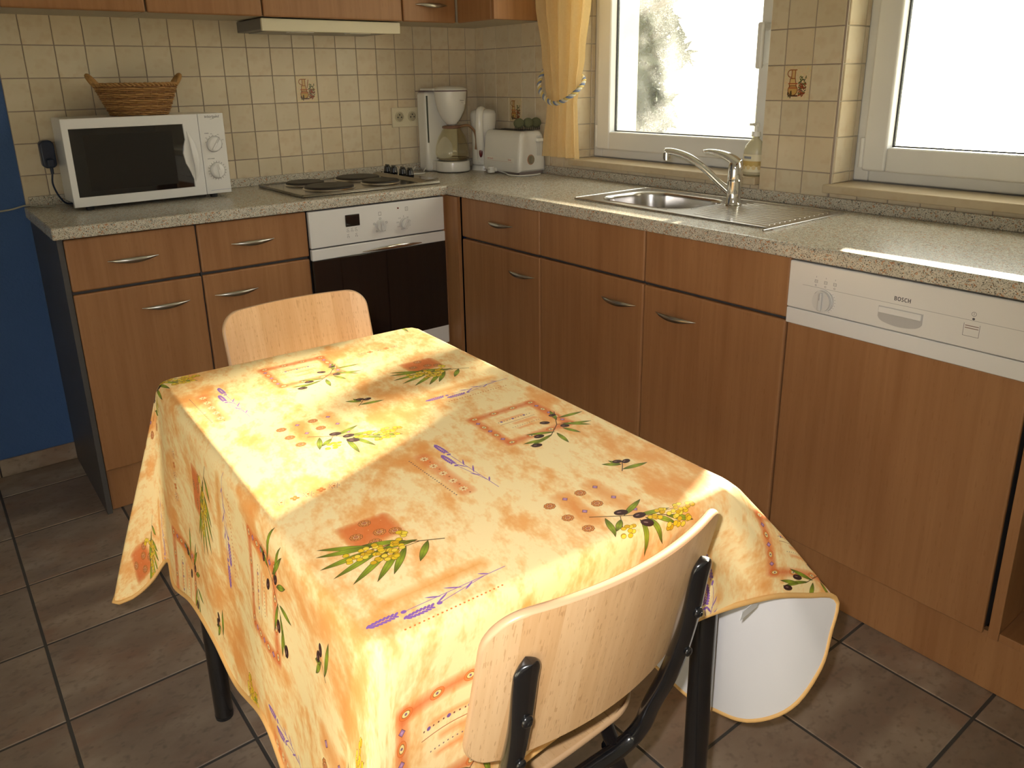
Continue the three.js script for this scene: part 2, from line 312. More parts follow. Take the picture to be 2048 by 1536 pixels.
// ---------------------------------------------------------------- outdoors: lawn, a tree close to the window, a far hedge
const lawnTex = dataTex(512, 512, (u, v) => lerp3([96, 112, 60], [168, 168, 104], fbm(u, v, 12, 12, 4, 91)), [3, 3]);
const lawn = structure('ground_outside', bx(0.42, 40, -0.5, -0.3, -30, 30, 0), std({ map: lawnTex, roughness: 1 }));
const leafMat = [rgb(0.02, 0.032, 0.014), rgb(0.03, 0.045, 0.018)].map(c => std({ color: c, roughness: 1, side: THREE.DoubleSide }));
function leaves(list, size, n) {                    // small leaf blades scattered in ellipsoids
  const pos = [], nor = [];
  for (const [cx, cy, cz, rx, ry, rz, cnt] of list) for (let i = 0; i < (cnt || n); i++) {
    const d = V3(rr(-1, 1), rr(-1, 1), rr(-1, 1)); if (d.length() > 1) { i--; continue; }
    const p = V3(cx + d.x * rx, cy + d.y * ry, cz + d.z * rz), a = V3(rr(-1, 1), rr(-1, 1), rr(-1, 1)).normalize(), b = V3(rr(-1, 1), rr(-1, 1), rr(-1, 1)).cross(a).normalize(), s = size * rr(0.7, 1.4);
    const q = [p.clone().addScaledVector(a, s), p.clone().addScaledVector(b, s * 0.35), p.clone().addScaledVector(a, -s), p.clone().addScaledVector(b, -s * 0.35)], nn = a.clone().cross(b);
    for (const k of [0, 1, 2, 0, 2, 3]) { pos.push(q[k].x, q[k].y, q[k].z); nor.push(nn.x, nn.y, nn.z); }
  }
  const g = new THREE.BufferGeometry(); g.setAttribute('position', new THREE.Float32BufferAttribute(pos, 3)); g.setAttribute('normal', new THREE.Float32BufferAttribute(nor, 3));
  g.setAttribute('uv', new THREE.Float32BufferAttribute(new Float32Array(pos.length / 3 * 2), 2)); return g;
}
{
  const t = thing('tree', 'dark bushy tree outside, seen through the misted window above the sink', 'tree', [3.3, -0.3, -2.35]);
  part('trunk', sweep([[0, 0, 0], [0.05, 0.9, 0.05], [-0.02, 1.9, -0.05], [0.03, 2.9, 0]], (k) => 0.13 - 0.09 * k, 20, 10), std({ color: rgb(0.08, 0.055, 0.04), roughness: 0.95 }), t);
  const crown = []; for (let i = 0; i < 26; i++) { const y = 0.9 + i * 0.11, R = 0.56 * (0.72 + 0.28 * Math.sin(i * 2.3)) * (y > 2.6 ? 1.1 - (y - 2.6) * 0.35 : 1); crown.push([0.25 * Math.sin(i * 1.7), y, 0.2 * Math.cos(i * 2.9), R, 0.3, R, 700]); }
  part('foliage', leaves(crown, 0.085, 260), leafMat[0], t);
  part('branch', [sweep([[0, 2.1, 0.05], [-0.15, 2.34, 1.0], [-0.28, 2.44, 2.0], [-0.3, 2.40, 2.62], [-0.3, 2.37, 2.9]], (k) => 0.035 * (1 - k) + 0.008, 20, 8), sweep([[-0.2, 2.4, 1.5], [-0.3, 2.6, 2.0], [-0.35, 2.75, 2.4]], (k) => 0.02 * (1 - k) + 0.006, 12, 8)], std({ color: rgb(0.08, 0.055, 0.04), roughness: 0.95 }), t);
  part('branch_foliage', leaves([[-0.2, 2.55, 1.2, 0.3, 0.28, 0.5, 320], [-0.28, 2.54, 2.02, 0.25, 0.27, 0.36, 900], [-0.3, 2.43, 2.66, 0.14, 0.035, 0.07, 130], [-0.3, 2.40, 2.84, 0.14, 0.03, 0.05, 100]], 0.045, 300), leafMat[1], t);
}

// ---------------------------------------------------------------- fitted kitchen
// a bow handle, thick in the middle and pointed at both ends; along +x, standing off towards +z
const handleGeo = sweep([[-0.075, 0.001, 0.003], [-0.05, 0, 0.014], [0, -0.002, 0.02], [0.05, 0, 0.014], [0.075, 0.001, 0.003]], (t) => { const k = Math.max(0.05, Math.sin(Math.PI * t)); return [0.0085 * k + 0.0008, 0.0055 * k + 0.0008]; }, 30, 12, V3(0, 1, 0));
function handle(parent, x, y, z, turn = 0) { const m = part('handle', handleGeo, M.satin, parent, 'curved satin metal handle'); m.position.set(x, y, z); m.rotation.y = turn; return m; }
// a front panel with softly rounded edges; local frame: x along the run, z out of the front
function front(name, parent, x0, x1, y0, y1) { return part(name, bx(x0 + 0.0015, x1 - 0.0015, y0, y1, -0.019, 0, 0.006, 3), M.wood, parent); }
const FR = Math.PI * 1.5;                           // right run: local +x is world +z, local +z is world -x
function unit(name, label, right, from, group) { const g = thing(name, label, 'cabinet', right ? [-F, 0, from] : [from, 0, F], group); if (right) g.rotation.y = -Math.PI / 2; return g; }
// right run: rotation.y = -90 deg sends local x to +z and local z to -x

{ // left end cabinet: drawer over door, dark side panel
  const g = unit('base_cabinet', 'beech base cabinet with dark grey end panel, standing under the microwave', false, -1.92);
  part('carcass', bx(0, 0.385, 0.152, 0.928, -0.535, -0.021, 0.001), M.carcass, g);
  part('side_panel', bx(-0.016, 0, 0.0, 0.928, -0.538, -0.004, 0.001), M.carcass, g, 'end panel coloured dark grey');  // outer end face coloured much darker than the beech fronts
  const d = front('drawer', g, 0, 0.386, 0.762, 0.924); handle(d, 0.186, 0.843, 0);
  const o = front('door', g, 0, 0.386, 0.154, 0.753); handle(o, 0.262, 0.677, 0);
}
{
  const g = unit('base_cabinet', 'beech base cabinet with one drawer and door, between the microwave cabinet and oven', false, -1.532);
  part('carcass', bx(0, 0.383, 0.152, 0.928, -0.535, -0.021, 0.001), M.carcass, g);
  const d = front('drawer', g, 0, 0.384, 0.762, 0.924); handle(d, 0.182, 0.845, 0);
  const o = front('door', g, 0, 0.384, 0.154, 0.753); handle(o, 0.106, 0.679, 0);
}
{ // corner posts beside the oven and at the start of the right run
  const g = unit('corner_filler', 'narrow beech filler strips in the inner corner beside the oven', false, -0.572);
  g.userData.category = 'filler';
  part('strip', bx(0.002, 0.03, 0.154, 0.926, -0.019, -0.002, 0.001), M.wood, g);
  part('strip', bx(0.014, 0.03, 0.154, 0.926, -0.002, 0.086, 0.001), M.wood, g);
}
{ // right run
  const g = unit('base_cabinet', 'beech base cabinet with a handled drawer and door, beside the inner corner', true, 0.632);
  part('carcass', bx(0, 0.483, 0.152, 0.928, -0.535, -0.021, 0.001), M.carcass, g);
  const d = front('drawer', g, 0, 0.483, 0.768, 0.926); handle(d, 0.258, 0.85, 0);
  const o = front('door', g, 0, 0.483, 0.154, 0.76); handle(o, 0.382, 0.682, 0);
}
{
  const g = unit('sink_cabinet', 'wide beech sink cabinet with two doors under plain false fronts', true, 1.116);
  part('carcass', [bx(0, 0.986, 0.152, 0.74, -0.535, -0.021, 0.001), bx(0, 0.986, 0.74, 0.928, -0.05, -0.021, 0.001)], M.carcass, g);
  front('false_front', g, 0, 0.493, 0.769, 0.928); front('false_front', g, 0.494, 0.986, 0.769, 0.928);
  const a = front('door', g, 0, 0.493, 0.154, 0.761); handle(a, 0.39, 0.686, 0);
  const b = front('door', g, 0.494, 0.986, 0.154, 0.761); handle(b, 0.624, 0.686, 0);
}
{ // open shelf unit after the dishwasher
  const g = unit('open_shelf_unit', 'open beech shelf unit at the end of the run, beside the dishwasher', true, 2.672); g.userData.category = 'shelf';
  for (const [x0, x1] of [[0, 0.022], [0.36, 0.382]]) part('side_panel', bx(x0, x1, 0.152, 0.928, -0.535, 0, 0.002), M.wood, g);
  for (const y of [0.152, 0.53, 0.906]) part('shelf', bx(0.022, 0.36, y, y + 0.02, -0.53, -0.003, 0.002), M.wood, g);
  part('back_panel', bx(0.022, 0.36, 0.17, 0.91, -0.535, -0.525, 0.001), M.carcass, g);
}
{ // plinth boards
  const a = thing('plinth_board', 'beech plinth board along the floor under the microwave cabinets and oven', 'plinth', [0, 0, 0]);
  part('board', bx(-1.916, -0.56, 0.002, 0.151, F - 0.044, F - 0.026, 0.001), M.wood, a);
  const b = thing('plinth_board', 'beech plinth board along the floor under the sink cabinet and dishwasher', 'plinth', [0, 0, 0]);
  part('board', bx(-F + 0.024, -F + 0.042, 0.002, 0.151, F - 0.02, 3.055, 0.001), M.wood, b);
}
{ // worktop: postformed slabs, cut out for the sink bowl, and a low upstand along both walls
  const g = thing('worktop', 'grey speckled granite-look worktop running along both walls in an L', 'worktop');
  const prof = (d0, d1, rounded) => {               // cross-section: x = depth from the wall, y = height
    const s = new THREE.Shape(), t0 = 0.9292, t1 = H, r = 0.011;
    s.moveTo(d0, t0); if (rounded) { s.lineTo(d1 - 0.004, t0); s.quadraticCurveTo(d1, t0, d1, t0 + 0.004); s.lineTo(d1, t1 - r); s.quadraticCurveTo(d1, t1, d1 - r, t1); } else { s.lineTo(d1, t0); s.lineTo(d1, t1); }
    s.lineTo(d0, t1); s.closePath(); return s;
  };
  const alongX = (s, x0, x1) => { const q = extr(s, x1 - x0); q.rotateY(-Math.PI / 2); q.translate(x1, 0, 0); return boxUV(q); };   // depth -> +z
  const alongZ = (s, z0, z1) => { const q = extr(s, z1 - z0); q.scale(-1, 1, 1); const p = q.attributes.position, n = q.attributes.normal; for (let i = 0; i < p.count; i += 3) for (const at of [p, n]) { const a = [at.getX(i + 1), at.getY(i + 1), at.getZ(i + 1)]; at.setXYZ(i + 1, at.getX(i + 2), at.getY(i + 2), at.getZ(i + 2)); at.setXYZ(i + 2, ...a); } q.translate(0, 0, z0); return boxUV(q); };   // depth -> -x
  part('slab', alongX(prof(0.001, D, true), -1.944, -0.002), M.granite, g);
  part('end_edge', bx(-1.946, -1.944, 0.93, H - 0.002, 0.002, D - 0.006, 0.0005), M.granite, g);
  part('slab', [alongZ(prof(0.001, D, true), D, 1.24), alongZ(prof(0.43, D, true), 1.24, 1.635), alongZ(prof(0.001, 0.12, false), 1.24, 1.635), alongZ(prof(0.001, D, true), 1.635, 3.055)], M.granite, g);
  part('upstand', bx(-1.93, -0.002, H, 1.001, 0.0062, 0.019, 0.003), M.granite, g);
  part('upstand', bx(-0.019, -0.0062, H, 1.001, 0.019, 3.055, 0.003), M.granite, g);
}

// ---------------------------------------------------------------- oven
{
  const g = thing('oven', 'white built-in oven with black glass door and two control knobs', 'oven', [-1.146, 0, F]);
  part('body', bx(0.01, 0.565, 0.29, 0.925, -0.5, -0.006, 0.002), M.carcass, g);
  const fw = 0.574, fh = 0.134;
  part('fascia', bx(0, fw, 0.789, 0.923, -0.006, 0.012, 0.004), M.enamel, g);
  const px = (x) => (x + 1.146) / fw, py = (y) => (y - 0.789) / fh;
  const print = canvasTex(1148, 268, (c, w, h) => {
    c.fillStyle = '#e6e4e0'; c.fillRect(0, 0, w, h); c.strokeStyle = '#8d8c8a'; c.fillStyle = '#8d8c8a'; c.lineWidth = 3; c.lineCap = 'round';
    const X = (x) => px(x) * w, Y = (y) => h - py(y) * h;
    for (const [kx, ky, n] of [[-0.861, 0.841, 5], [-0.757, 0.838, 9]]) for (let i = 0; i < n; i++) {
      const a = -Math.PI / 2 + i / n * Math.PI * 2, x = X(kx) + Math.cos(a) * 56, y = Y(ky) + Math.sin(a) * 56; if (n === 5) c.strokeRect(x - 7, y - 6, 14, 12); else if (i === 0) { c.beginPath(); c.moveTo(x, y - 6); c.lineTo(x, y + 6); c.stroke(); } else { c.font = '15px sans-serif'; c.textAlign = 'center'; c.fillText(String(25 + i * 25), x, y + 5); }
    }
    c.strokeRect(X(-0.861) - 10, Y(0.889) - 14, 20, 28); c.strokeRect(X(-0.742) - 11, Y(0.896) - 15, 22, 30); c.beginPath(); c.moveTo(X(-0.742), Y(0.896) - 8); c.lineTo(X(-0.742), Y(0.896) + 8); c.stroke();
    for (const [i, j] of [[0, 0], [1, 0], [2, 0], [0, 1], [2, 1]]) { const x = X(-1.0) + i * 34, y = Y(0.838) + j * 46; c.beginPath(); c.arc(x, y + 8, 8, 2.4, 7.4); c.stroke(); c.beginPath(); c.moveTo(x - 8, y - 9); c.lineTo(x + 6, y - 14); c.stroke(); }
  });
  const pl = new THREE.PlaneGeometry(fw - 0.012, fh - 0.012); pl.translate(fw / 2, 0.856, 0.0126);
  const fm = part('printed_panel', pl, phys({ map: print, roughness: 0.22, clearcoat: 0.5, clearcoatRoughness: 0.08 }), g);
  part('display', bx(0.141, 0.199, 0.853, 0.897, 0.0105, 0.0155, 0.003), M.blackGlass, g);
  part('indicator_light', discZ(0.0032, 0.003, 0.364, 0.899, 0.0132, 16), std({ color: rgb(0.12, 0.01, 0.01), roughness: 0.3 }), g);
  for (const [x, y, a] of [[-0.861, 0.841, 0.05], [-0.757, 0.838, -0.6]]) {
    const k = part('knob', [discZ(0.0205, 0.004, 0, 0, 0.002), discZ(0.018, 0.012, 0, 0, 0.009), bx(-0.0045, 0.0045, -0.018, 0.018, 0.012, 0.021, 0.003)], M.knob, g);
    k.position.set(x + 1.146, y, 0.0125); k.rotation.z = a; k.scale.y = 1.12;
    part('pointer', bx(-0.001, 0.001, 0.002, 0.017, 0.0205, 0.0214, 0), M.grey, k);
  }
  const door = part('door', bx(0, fw, 0.311, 0.744, -0.005, 0.014, 0.003), M.blackGlass, g, 'black glass oven door');
  part('door_top', bx(0, fw, 0.744, 0.785, -0.004, 0.015, 0.004), M.enamel, door);
  part('door_bottom', bx(0, fw, 0.311, 0.387, -0.004, 0.0152, 0.003), M.enamel, door);
  part('door_handle', sweep([[0.2, 0.752, 0.017], [0.25, 0.756, 0.03], [0.33, 0.758, 0.034], [0.41, 0.756, 0.03], [0.46, 0.752, 0.017]], (t) => [0.006 * Math.sin(Math.PI * t) + 0.0015, 0.0045 * Math.sin(Math.PI * t) + 0.001], 28, 10, V3(0, 1, 0)), M.chrome, door);
  part('lower_panel', bx(0, fw, 0.154, 0.305, -0.019, -0.002, 0.004), M.wood, g);
}

// ---------------------------------------------------------------- dishwasher
{
  const g = thing('dishwasher', 'dishwasher with white control panel and beech door front below the sunny window', 'dishwasher', [-F, 0, 2.1045]); g.rotation.y = -Math.PI / 2;
  const w = 0.559;
  part('body', bx(0.006, w - 0.006, 0.155, 0.922, -0.52, -0.012, 0.002), M.carcass, g);
  part('control_panel', bx(0.001, w, 0.804, 0.924, -0.012, 0.012, 0.004), M.enamel, g);
  part('lower_strip', bx(0.001, w, 0.7615, 0.8025, -0.012, 0.0105, 0.003), M.enamel, g);
  const door = part('door_front', bx(0.002, w - 0.002, 0.154, 0.760, -0.012, 0.001, 0.004), M.wood, g);
  const print = canvasTex(2048, 430, (c, W, Hh) => {
    c.fillStyle = '#e6e4e0'; c.fillRect(0, 0, W, Hh); const X = (z) => (z - 2.1045 - 0.004) / (w - 0.008) * W, Y = (y) => (0.921 - y) / 0.114 * Hh;
    c.strokeStyle = '#77757a'; c.fillStyle = '#77757a'; c.lineWidth = 2; c.lineCap = 'round';
    c.beginPath(); c.moveTo(X(2.146), Y(0.868)); c.lineTo(W, Y(0.8665)); c.stroke();
    for (const z of [2.181, 2.206, 2.230]) { c.lineWidth = 3; c.strokeRect(X(z) - 13, Y(0.883) - 12, 26, 24); c.beginPath(); c.moveTo(X(z) - 8, Y(0.883)); c.lineTo(X(z) + 8, Y(0.883)); c.stroke(); c.beginPath(); c.arc(X(z), Y(0.873), 8, 0.3, 5.6); c.stroke(); c.beginPath(); c.moveTo(X(z), Y(0.8955)); c.lineTo(X(z), Y(0.8925)); c.stroke(); }
    c.beginPath(); c.arc(X(2.204), Y(0.838), 101, 0, 7); c.stroke();
    for (let i = -3; i < 5; i++) { const a = i * 0.24; c.beginPath(); c.arc(X(2.204) + Math.cos(a) * 114, Y(0.838) + Math.sin(a) * 114, 3, 0, 7); c.fill(); }
    c.save(); c.translate(X(2.3925), Y(0.8805)); c.scale(1, 1.12); c.font = 'bold 44px sans-serif'; c.textAlign = 'center'; c.textBaseline = 'middle'; c.fillStyle = '#5a5960'; c.fillText('BOSCH', 0, 0); c.restore();
    c.fillStyle = '#5a5960'; c.beginPath(); c.arc(X(2.543), Y(0.8705), 10, 0, 7); c.fill(); c.lineWidth = 3; c.beginPath(); c.arc(X(2.5425), Y(0.881), 17, 0, 7); c.stroke(); c.beginPath(); c.moveTo(X(2.5425), Y(0.8835)); c.lineTo(X(2.5425), Y(0.879)); c.stroke();
    c.lineWidth = 3; c.beginPath(); c.moveTo(X(2.526), Y(0.859)); c.lineTo(X(2.526), Y(0.832)); c.lineTo(X(2.5575), Y(0.832)); c.lineTo(X(2.5575), Y(0.859)); c.stroke();
    c.strokeStyle = '#6a4a44'; c.lineWidth = 5; for (const y of [0.8545, 0.8495]) { c.beginPath(); c.moveTo(X(2.529), Y(y)); c.lineTo(X(2.555), Y(y)); c.stroke(); }
  });
  const pl = new THREE.PlaneGeometry(w - 0.008, 0.114); pl.translate(w / 2, 0.864, 0.0126);
  part('printed_panel', pl, phys({ map: print, roughness: 0.22, clearcoat: 0.5, clearcoatRoughness: 0.08 }), g);
  const k = part('knob', [discZ(0.025, 0.003, 0, 0, 0.0015), discZ(0.0225, 0.01, 0, 0, 0.007), bx(-0.005, 0.005, -0.021, 0.021, 0.011, 0.02, 0.004)], M.knob, g); k.position.set(0.0995, 0.838, 0.0125); k.scale.y = 1.12;
  part('pointer', bx(-0.001, 0.001, 0.004, 0.019, 0.0195, 0.0204, 0), M.grey, k);
  // recessed grip: a half-moon scoop with a thin lip
  const s = new THREE.Shape(); s.moveTo(0.237, 0.857); s.lineTo(0.337, 0.857); s.lineTo(0.337, 0.833); s.quadraticCurveTo(0.334, 0.824, 0.322, 0.821); s.quadraticCurveTo(0.287, 0.812, 0.252, 0.821); s.quadraticCurveTo(0.24, 0.824, 0.237, 0.833); s.closePath();
  const grip = extr(s, 0.0012); grip.translate(0, 0, 0.0127);
  const gp = part('grip', grip, std({ color: rgb(0.5, 0.49, 0.48), roughness: 0.4 }), g, 'grey half-moon grip recess');
  part('grip_flap', bx(0.2385, 0.3355, 0.842, 0.8565, 0.0135, 0.019, 0.002), M.enamel, gp);
}

// ---------------------------------------------------------------- cooker hob
{
  const g = thing('cooking_hob', 'steel electric hob with four dark cooking plates and black knobs', 'hob', [0, H, 0]);
  part('tray', bx(-1.14, -0.55, 0.0005, 0.009, 0.075, 0.503, 0.004, 3), M.hobSteel, g);
  part('rim', [bx(-1.14, -0.55, 0.006, 0.0125, 0.495, 0.503, 0.003), bx(-1.14, -1.132, 0.006, 0.0125, 0.075, 0.503, 0.003), bx(-1.14, -0.55, 0.006, 0.0125, 0.075, 0.083, 0.003)], M.hobSteel, g);
  const s = new THREE.Shape(); s.moveTo(-0.64, 0); s.lineTo(-0.555, 0); s.lineTo(-0.555, 0.02); s.lineTo(-0.612, 0.02); s.lineTo(-0.634, 0.009); s.lineTo(-0.64, 0.009); s.closePath();
  const q = extr(s, 0.41, 0.001, 1); q.translate(0, 0.001, 0.085); part('control_panel', boxUV(q), M.hobSteel, g);
  part('red_mark', discX(0.003, 0.002, 0, 0, 0), M.black, g).position.set(-0.6, 0.021, 0.11);
  for (const [x, z, r] of [[-0.985, 0.175, 0.075], [-0.965, 0.355, 0.093], [-0.745, 0.165, 0.09], [-0.735, 0.345, 0.075]]) {
    const p = part('hot_plate', lathe([[0, 0.02], [r * 0.28, 0.02], [r * 0.3, 0.0185], [r * 0.32, 0.02], [r * 0.93, 0.0205], [r, 0.018], [r * 1.01, 0.013], [r, 0.01]], 44), M.castIron, g); p.position.set(x, 0, z);
    part('plate_ring', lathe([[r * 1.01, 0.0085], [r * 1.02, 0.014], [r * 1.07, 0.0125], [r * 1.1, 0.0085]], 44), M.steel, p);
  }
  for (const z of [0.135, 0.19, 0.265, 0.325]) {
    const k = part('knob', [lathe([[0, 0.026], [0.012, 0.026], [0.0135, 0.022], [0.016, 0.004], [0.017, 0], [0, 0]], 24), bx(-0.004, 0.004, 0.018, 0.033, -0.014, 0.014, 0.003)], M.black, g); k.position.set(-0.585, 0.0215, z);
  }
}

// ---------------------------------------------------------------- sink and tap
{
  const g = thing('kitchen_sink', 'stainless steel inset sink with one bowl and ribbed drainer', 'sink', [-0.26, H, 1.577]);
  // plate outline in (x, z) about the middle, with the bowl cut out
  const pl = roundRect(0.376, 0.792, 0.016), bowl = roundRect(0.268, 0.365, 0.085), hole = new THREE.Path();
  bowl.getPoints(14).forEach((p, i) => hole[i ? 'lineTo' : 'moveTo'](p.x - 0.008, p.y + 0.147)); pl.holes.push(hole);
  const plate = extr(pl, 0.003, 0.0012, 2); plate.rotateX(-Math.PI / 2); plate.translate(0, 0.0008, 0);   // shape y -> -z
  part('plate', plate, M.steel, g);
  const rim = (pts, y, k) => pts.map(p => [(p.x) * k - 0.008, y, -(p.y * k) - 0.147]);
  const loop = bowl.getPoints(14), rings = [[0.004, 1.0], [0.001, 0.985], [-0.006, 0.97], [-0.05, 0.955], [-0.11, 0.93], [-0.13, 0.89], [-0.14, 0.8], [-0.142, 0.3], [-0.144, 0.12]], pos = [], idx = [];
  for (const [y, k] of rings) for (const v of rim(loop, y, k)) pos.push(...v);
  const L = loop.length; for (let i = 0; i + 1 < rings.length; i++) for (let j = 0; j < L; j++) { const a = i * L + j, b = i * L + (j + 1) % L; idx.push(a, b, a + L, b, b + L, a + L); }
  const bg = new THREE.BufferGeometry(); bg.setAttribute('position', new THREE.Float32BufferAttribute(pos, 3)); bg.setAttribute('uv', new THREE.Float32BufferAttribute(new Float32Array(pos.length / 3 * 2), 2)); bg.setIndex(idx); bg.computeVertexNormals();
  const bowlMat = M.steel.clone(); bowlMat.side = THREE.DoubleSide; part('bowl', bg, bowlMat, g);
  part('bead', tube(loop.filter((p, i) => i % 1 === 0).map(p => [p.x * 1.035 - 0.008, 0.004, -p.y * 1.035 - 0.147]), 0.0026, 160, 6, true), M.steel, g);
  part('outer_edge', tube(roundRect(0.372, 0.788, 0.016).getPoints(8).map(p => [p.x, 0.0038, -p.y]), 0.0028, 200, 6, true), M.steel, g);
  part('drain', lathe([[0, -0.141], [0.02, -0.141], [0.036, -0.139], [0.042, -0.141]], 28), M.chrome, g).position.set(-0.008, 0, -0.147);
  for (let i = 0; i < 13; i++) { const x = -0.15 + i * 0.0245, z0 = 0.075 + 0.03 * Math.pow(Math.abs(i - 6) / 6, 2); part('drainer_rib', bx(x - 0.0045, x + 0.0045, 0.002, 0.0062, z0, 0.365, 0.002, 2), M.steel, g); }
}
{
  const g = thing('mixer_tap', 'chrome mixer tap with a long curved spout and lever, standing behind the sink', 'tap', [-0.185, H + 0.004, 1.652]);
  part('body', lathe([[0, 0], [0.027, 0], [0.027, 0.006], [0.0225, 0.012], [0.0215, 0.04], [0.0225, 0.075], [0.0225, 0.078], [0.021, 0.08], [0.021, 0.082], [0.0225, 0.084], [0.0222, 0.118], [0.019, 0.134], [0.011, 0.142], [0, 0.144]], 36), M.chrome, g);
  const dx = -0.085, dz = -0.209;
  const sp = part('spout', sweep([[dx * 0.05, 0.038, dz * 0.05], [dx * 0.2, 0.066, dz * 0.2], [dx * 0.42, 0.108, dz * 0.42], [dx * 0.68, 0.146, dz * 0.68], [dx * 0.92, 0.161, dz * 0.92], [dx * 1.03, 0.161, dz * 1.03]], (t) => [0.0125 - 0.0015 * t, 0.0115], 40, 14, V3(0, 1, 0)), M.chrome, g);
  part('aerator', [cyl(0.0125, 0.0125, 0.02, dx * 1.0, 0.148, dz * 1.0), cyl(0.0105, 0.0105, 0.006, dx * 1.0, 0.136, dz * 1.0)], M.chrome, sp);
  part('lever', sweep([[0.004, 0.128, 0.008], [-0.004, 0.145, -0.012], [-0.014, 0.158, -0.042], [-0.03, 0.166, -0.078], [-0.04, 0.165, -0.098]], (t) => [0.013 * (1 - t) + 0.0045, 0.015 * (1 - t) + 0.006], 30, 12, V3(0, 1, 0)), M.chrome, g);
}

// ---------------------------------------------------------------- wall cabinets and hood
const UB = 1.596, UT = 2.3, UZ = 0.3;
function wallCabinet(label, x0, x1, hx, y0 = UB) {
  const g = thing('wall_cabinet', label, 'cabinet', [x0, 0, 0]);
  part('carcass', bx(0.001, x1 - x0 - 0.001, y0, UT, 0.002, UZ - 0.02, 0.001), std({ color: rgb(0.55, 0.48, 0.36), roughness: 0.5 }), g, 'pale beige cabinet body');
  const d = part('door', bx(0.002, x1 - x0 - 0.002, y0 - 0.003, UT, UZ - 0.019, UZ, 0.006, 3), M.wood, g);
  if (hx !== undefined) handle(d, hx - x0, y0 + 0.062, UZ);
  return g;
}
{
  const g = wallCabinet('beech wall cabinet at the free end above the microwave, next to the blue wall', -1.938, -1.528);
  part('side_panel', bx(-0.014, 0, UB - 0.003, UT, 0.002, UZ - 0.004, 0.001), M.carcass, g, 'end panel coloured dark grey');  // free end in the dark carcass colour, darker than the door
}
wallCabinet('beech wall cabinet between the microwave end cabinet and the cooker hood cabinet', -1.527, -1.137);
wallCabinet('beech wall cabinet directly above the cooker hood', -1.136, -0.564);
wallCabinet('narrow beech wall cabinet with a handle, between hood cabinet and corner', -0.563, -0.308, -0.43);
{
  const g = thing('corner_wall_cabinet', 'beech wall cabinet in the corner, its plain side facing the curtain', 'cabinet', [0, 0, 0]);
  part('carcass', [bx(-0.305, -0.006, UB, UT, 0.006, 0.3, 0.001), bx(-0.288, -0.006, UB, UT, 0.3, 0.54, 0.001)], std({ color: rgb(0.55, 0.48, 0.36), roughness: 0.5 }), g);
  part('door', bx(-0.306, -0.288, UB - 0.003, UT, 0.304, 0.54, 0.005, 3), M.wood, g);
  part('side_panel', bx(-0.304, -0.007, UB - 0.003, UT, 0.541, 0.558, 0.003), M.wood, g);
}
{
  const g = thing('cooker_hood', 'slim cooker hood with a cream front strip under the wall cabinets', 'hood', [-1.136, 0, 0]);
  part('body', bx(0.004, 0.568, 1.552, 1.592, 0.008, 0.262, 0.003), std({ color: rgb(0.16, 0.15, 0.14), roughness: 0.4 }), g);
  part('front_strip', bx(0, 0.572, 1.546, 1.59, 0.262, 0.275, 0.003), M.cream, g);
  part('filter', bx(0.04, 0.53, 1.5485, 1.553, 0.03, 0.24, 0.001), std({ color: rgb(0.3, 0.29, 0.27), roughness: 0.4, metalness: 0.5 }), g);
  for (const x of [0.12, 0.36]) part('lamp_cover', bx(x, x + 0.09, 1.545, 1.549, 0.2, 0.25, 0.001), M.plasticWhite, g);
}

// ---------------------------------------------------------------- triple wall socket
{
  const g = thing('wall_socket', 'cream triple wall socket on the tiles beside the coffee maker', 'socket', [-0.478, 1.209, 0.0062]);
  part('plate', bx(0, 0.205, -0.043, 0.043, 0, 0.009, 0.003), M.cream, g);
  for (let i = 0; i < 3; i++) {
    const s = part('socket', lathe([[0.019, 0], [0.0235, 0], [0.0235, 0.0035], [0.0215, 0.0045], [0.0195, 0.003], [0.019, 0]], 28), M.cream, g); s.rotation.x = Math.PI / 2; s.position.set(0.038 + i * 0.066, 0.002, 0.0085);
    part('inset', cyl(0.019, 0.019, 0.001, 0, 0.0006, 0), std({ color: rgb(0.4, 0.35, 0.24), roughness: 0.5 }), s);
    for (const [x, z] of [[-0.009, 0.002], [0.009, 0.002], [0, -0.009]]) part('pin_hole', cyl(0.0032, 0.0032, 0.0014, x, 0.0007, z, 12), M.blackMatt, s);
  }
}

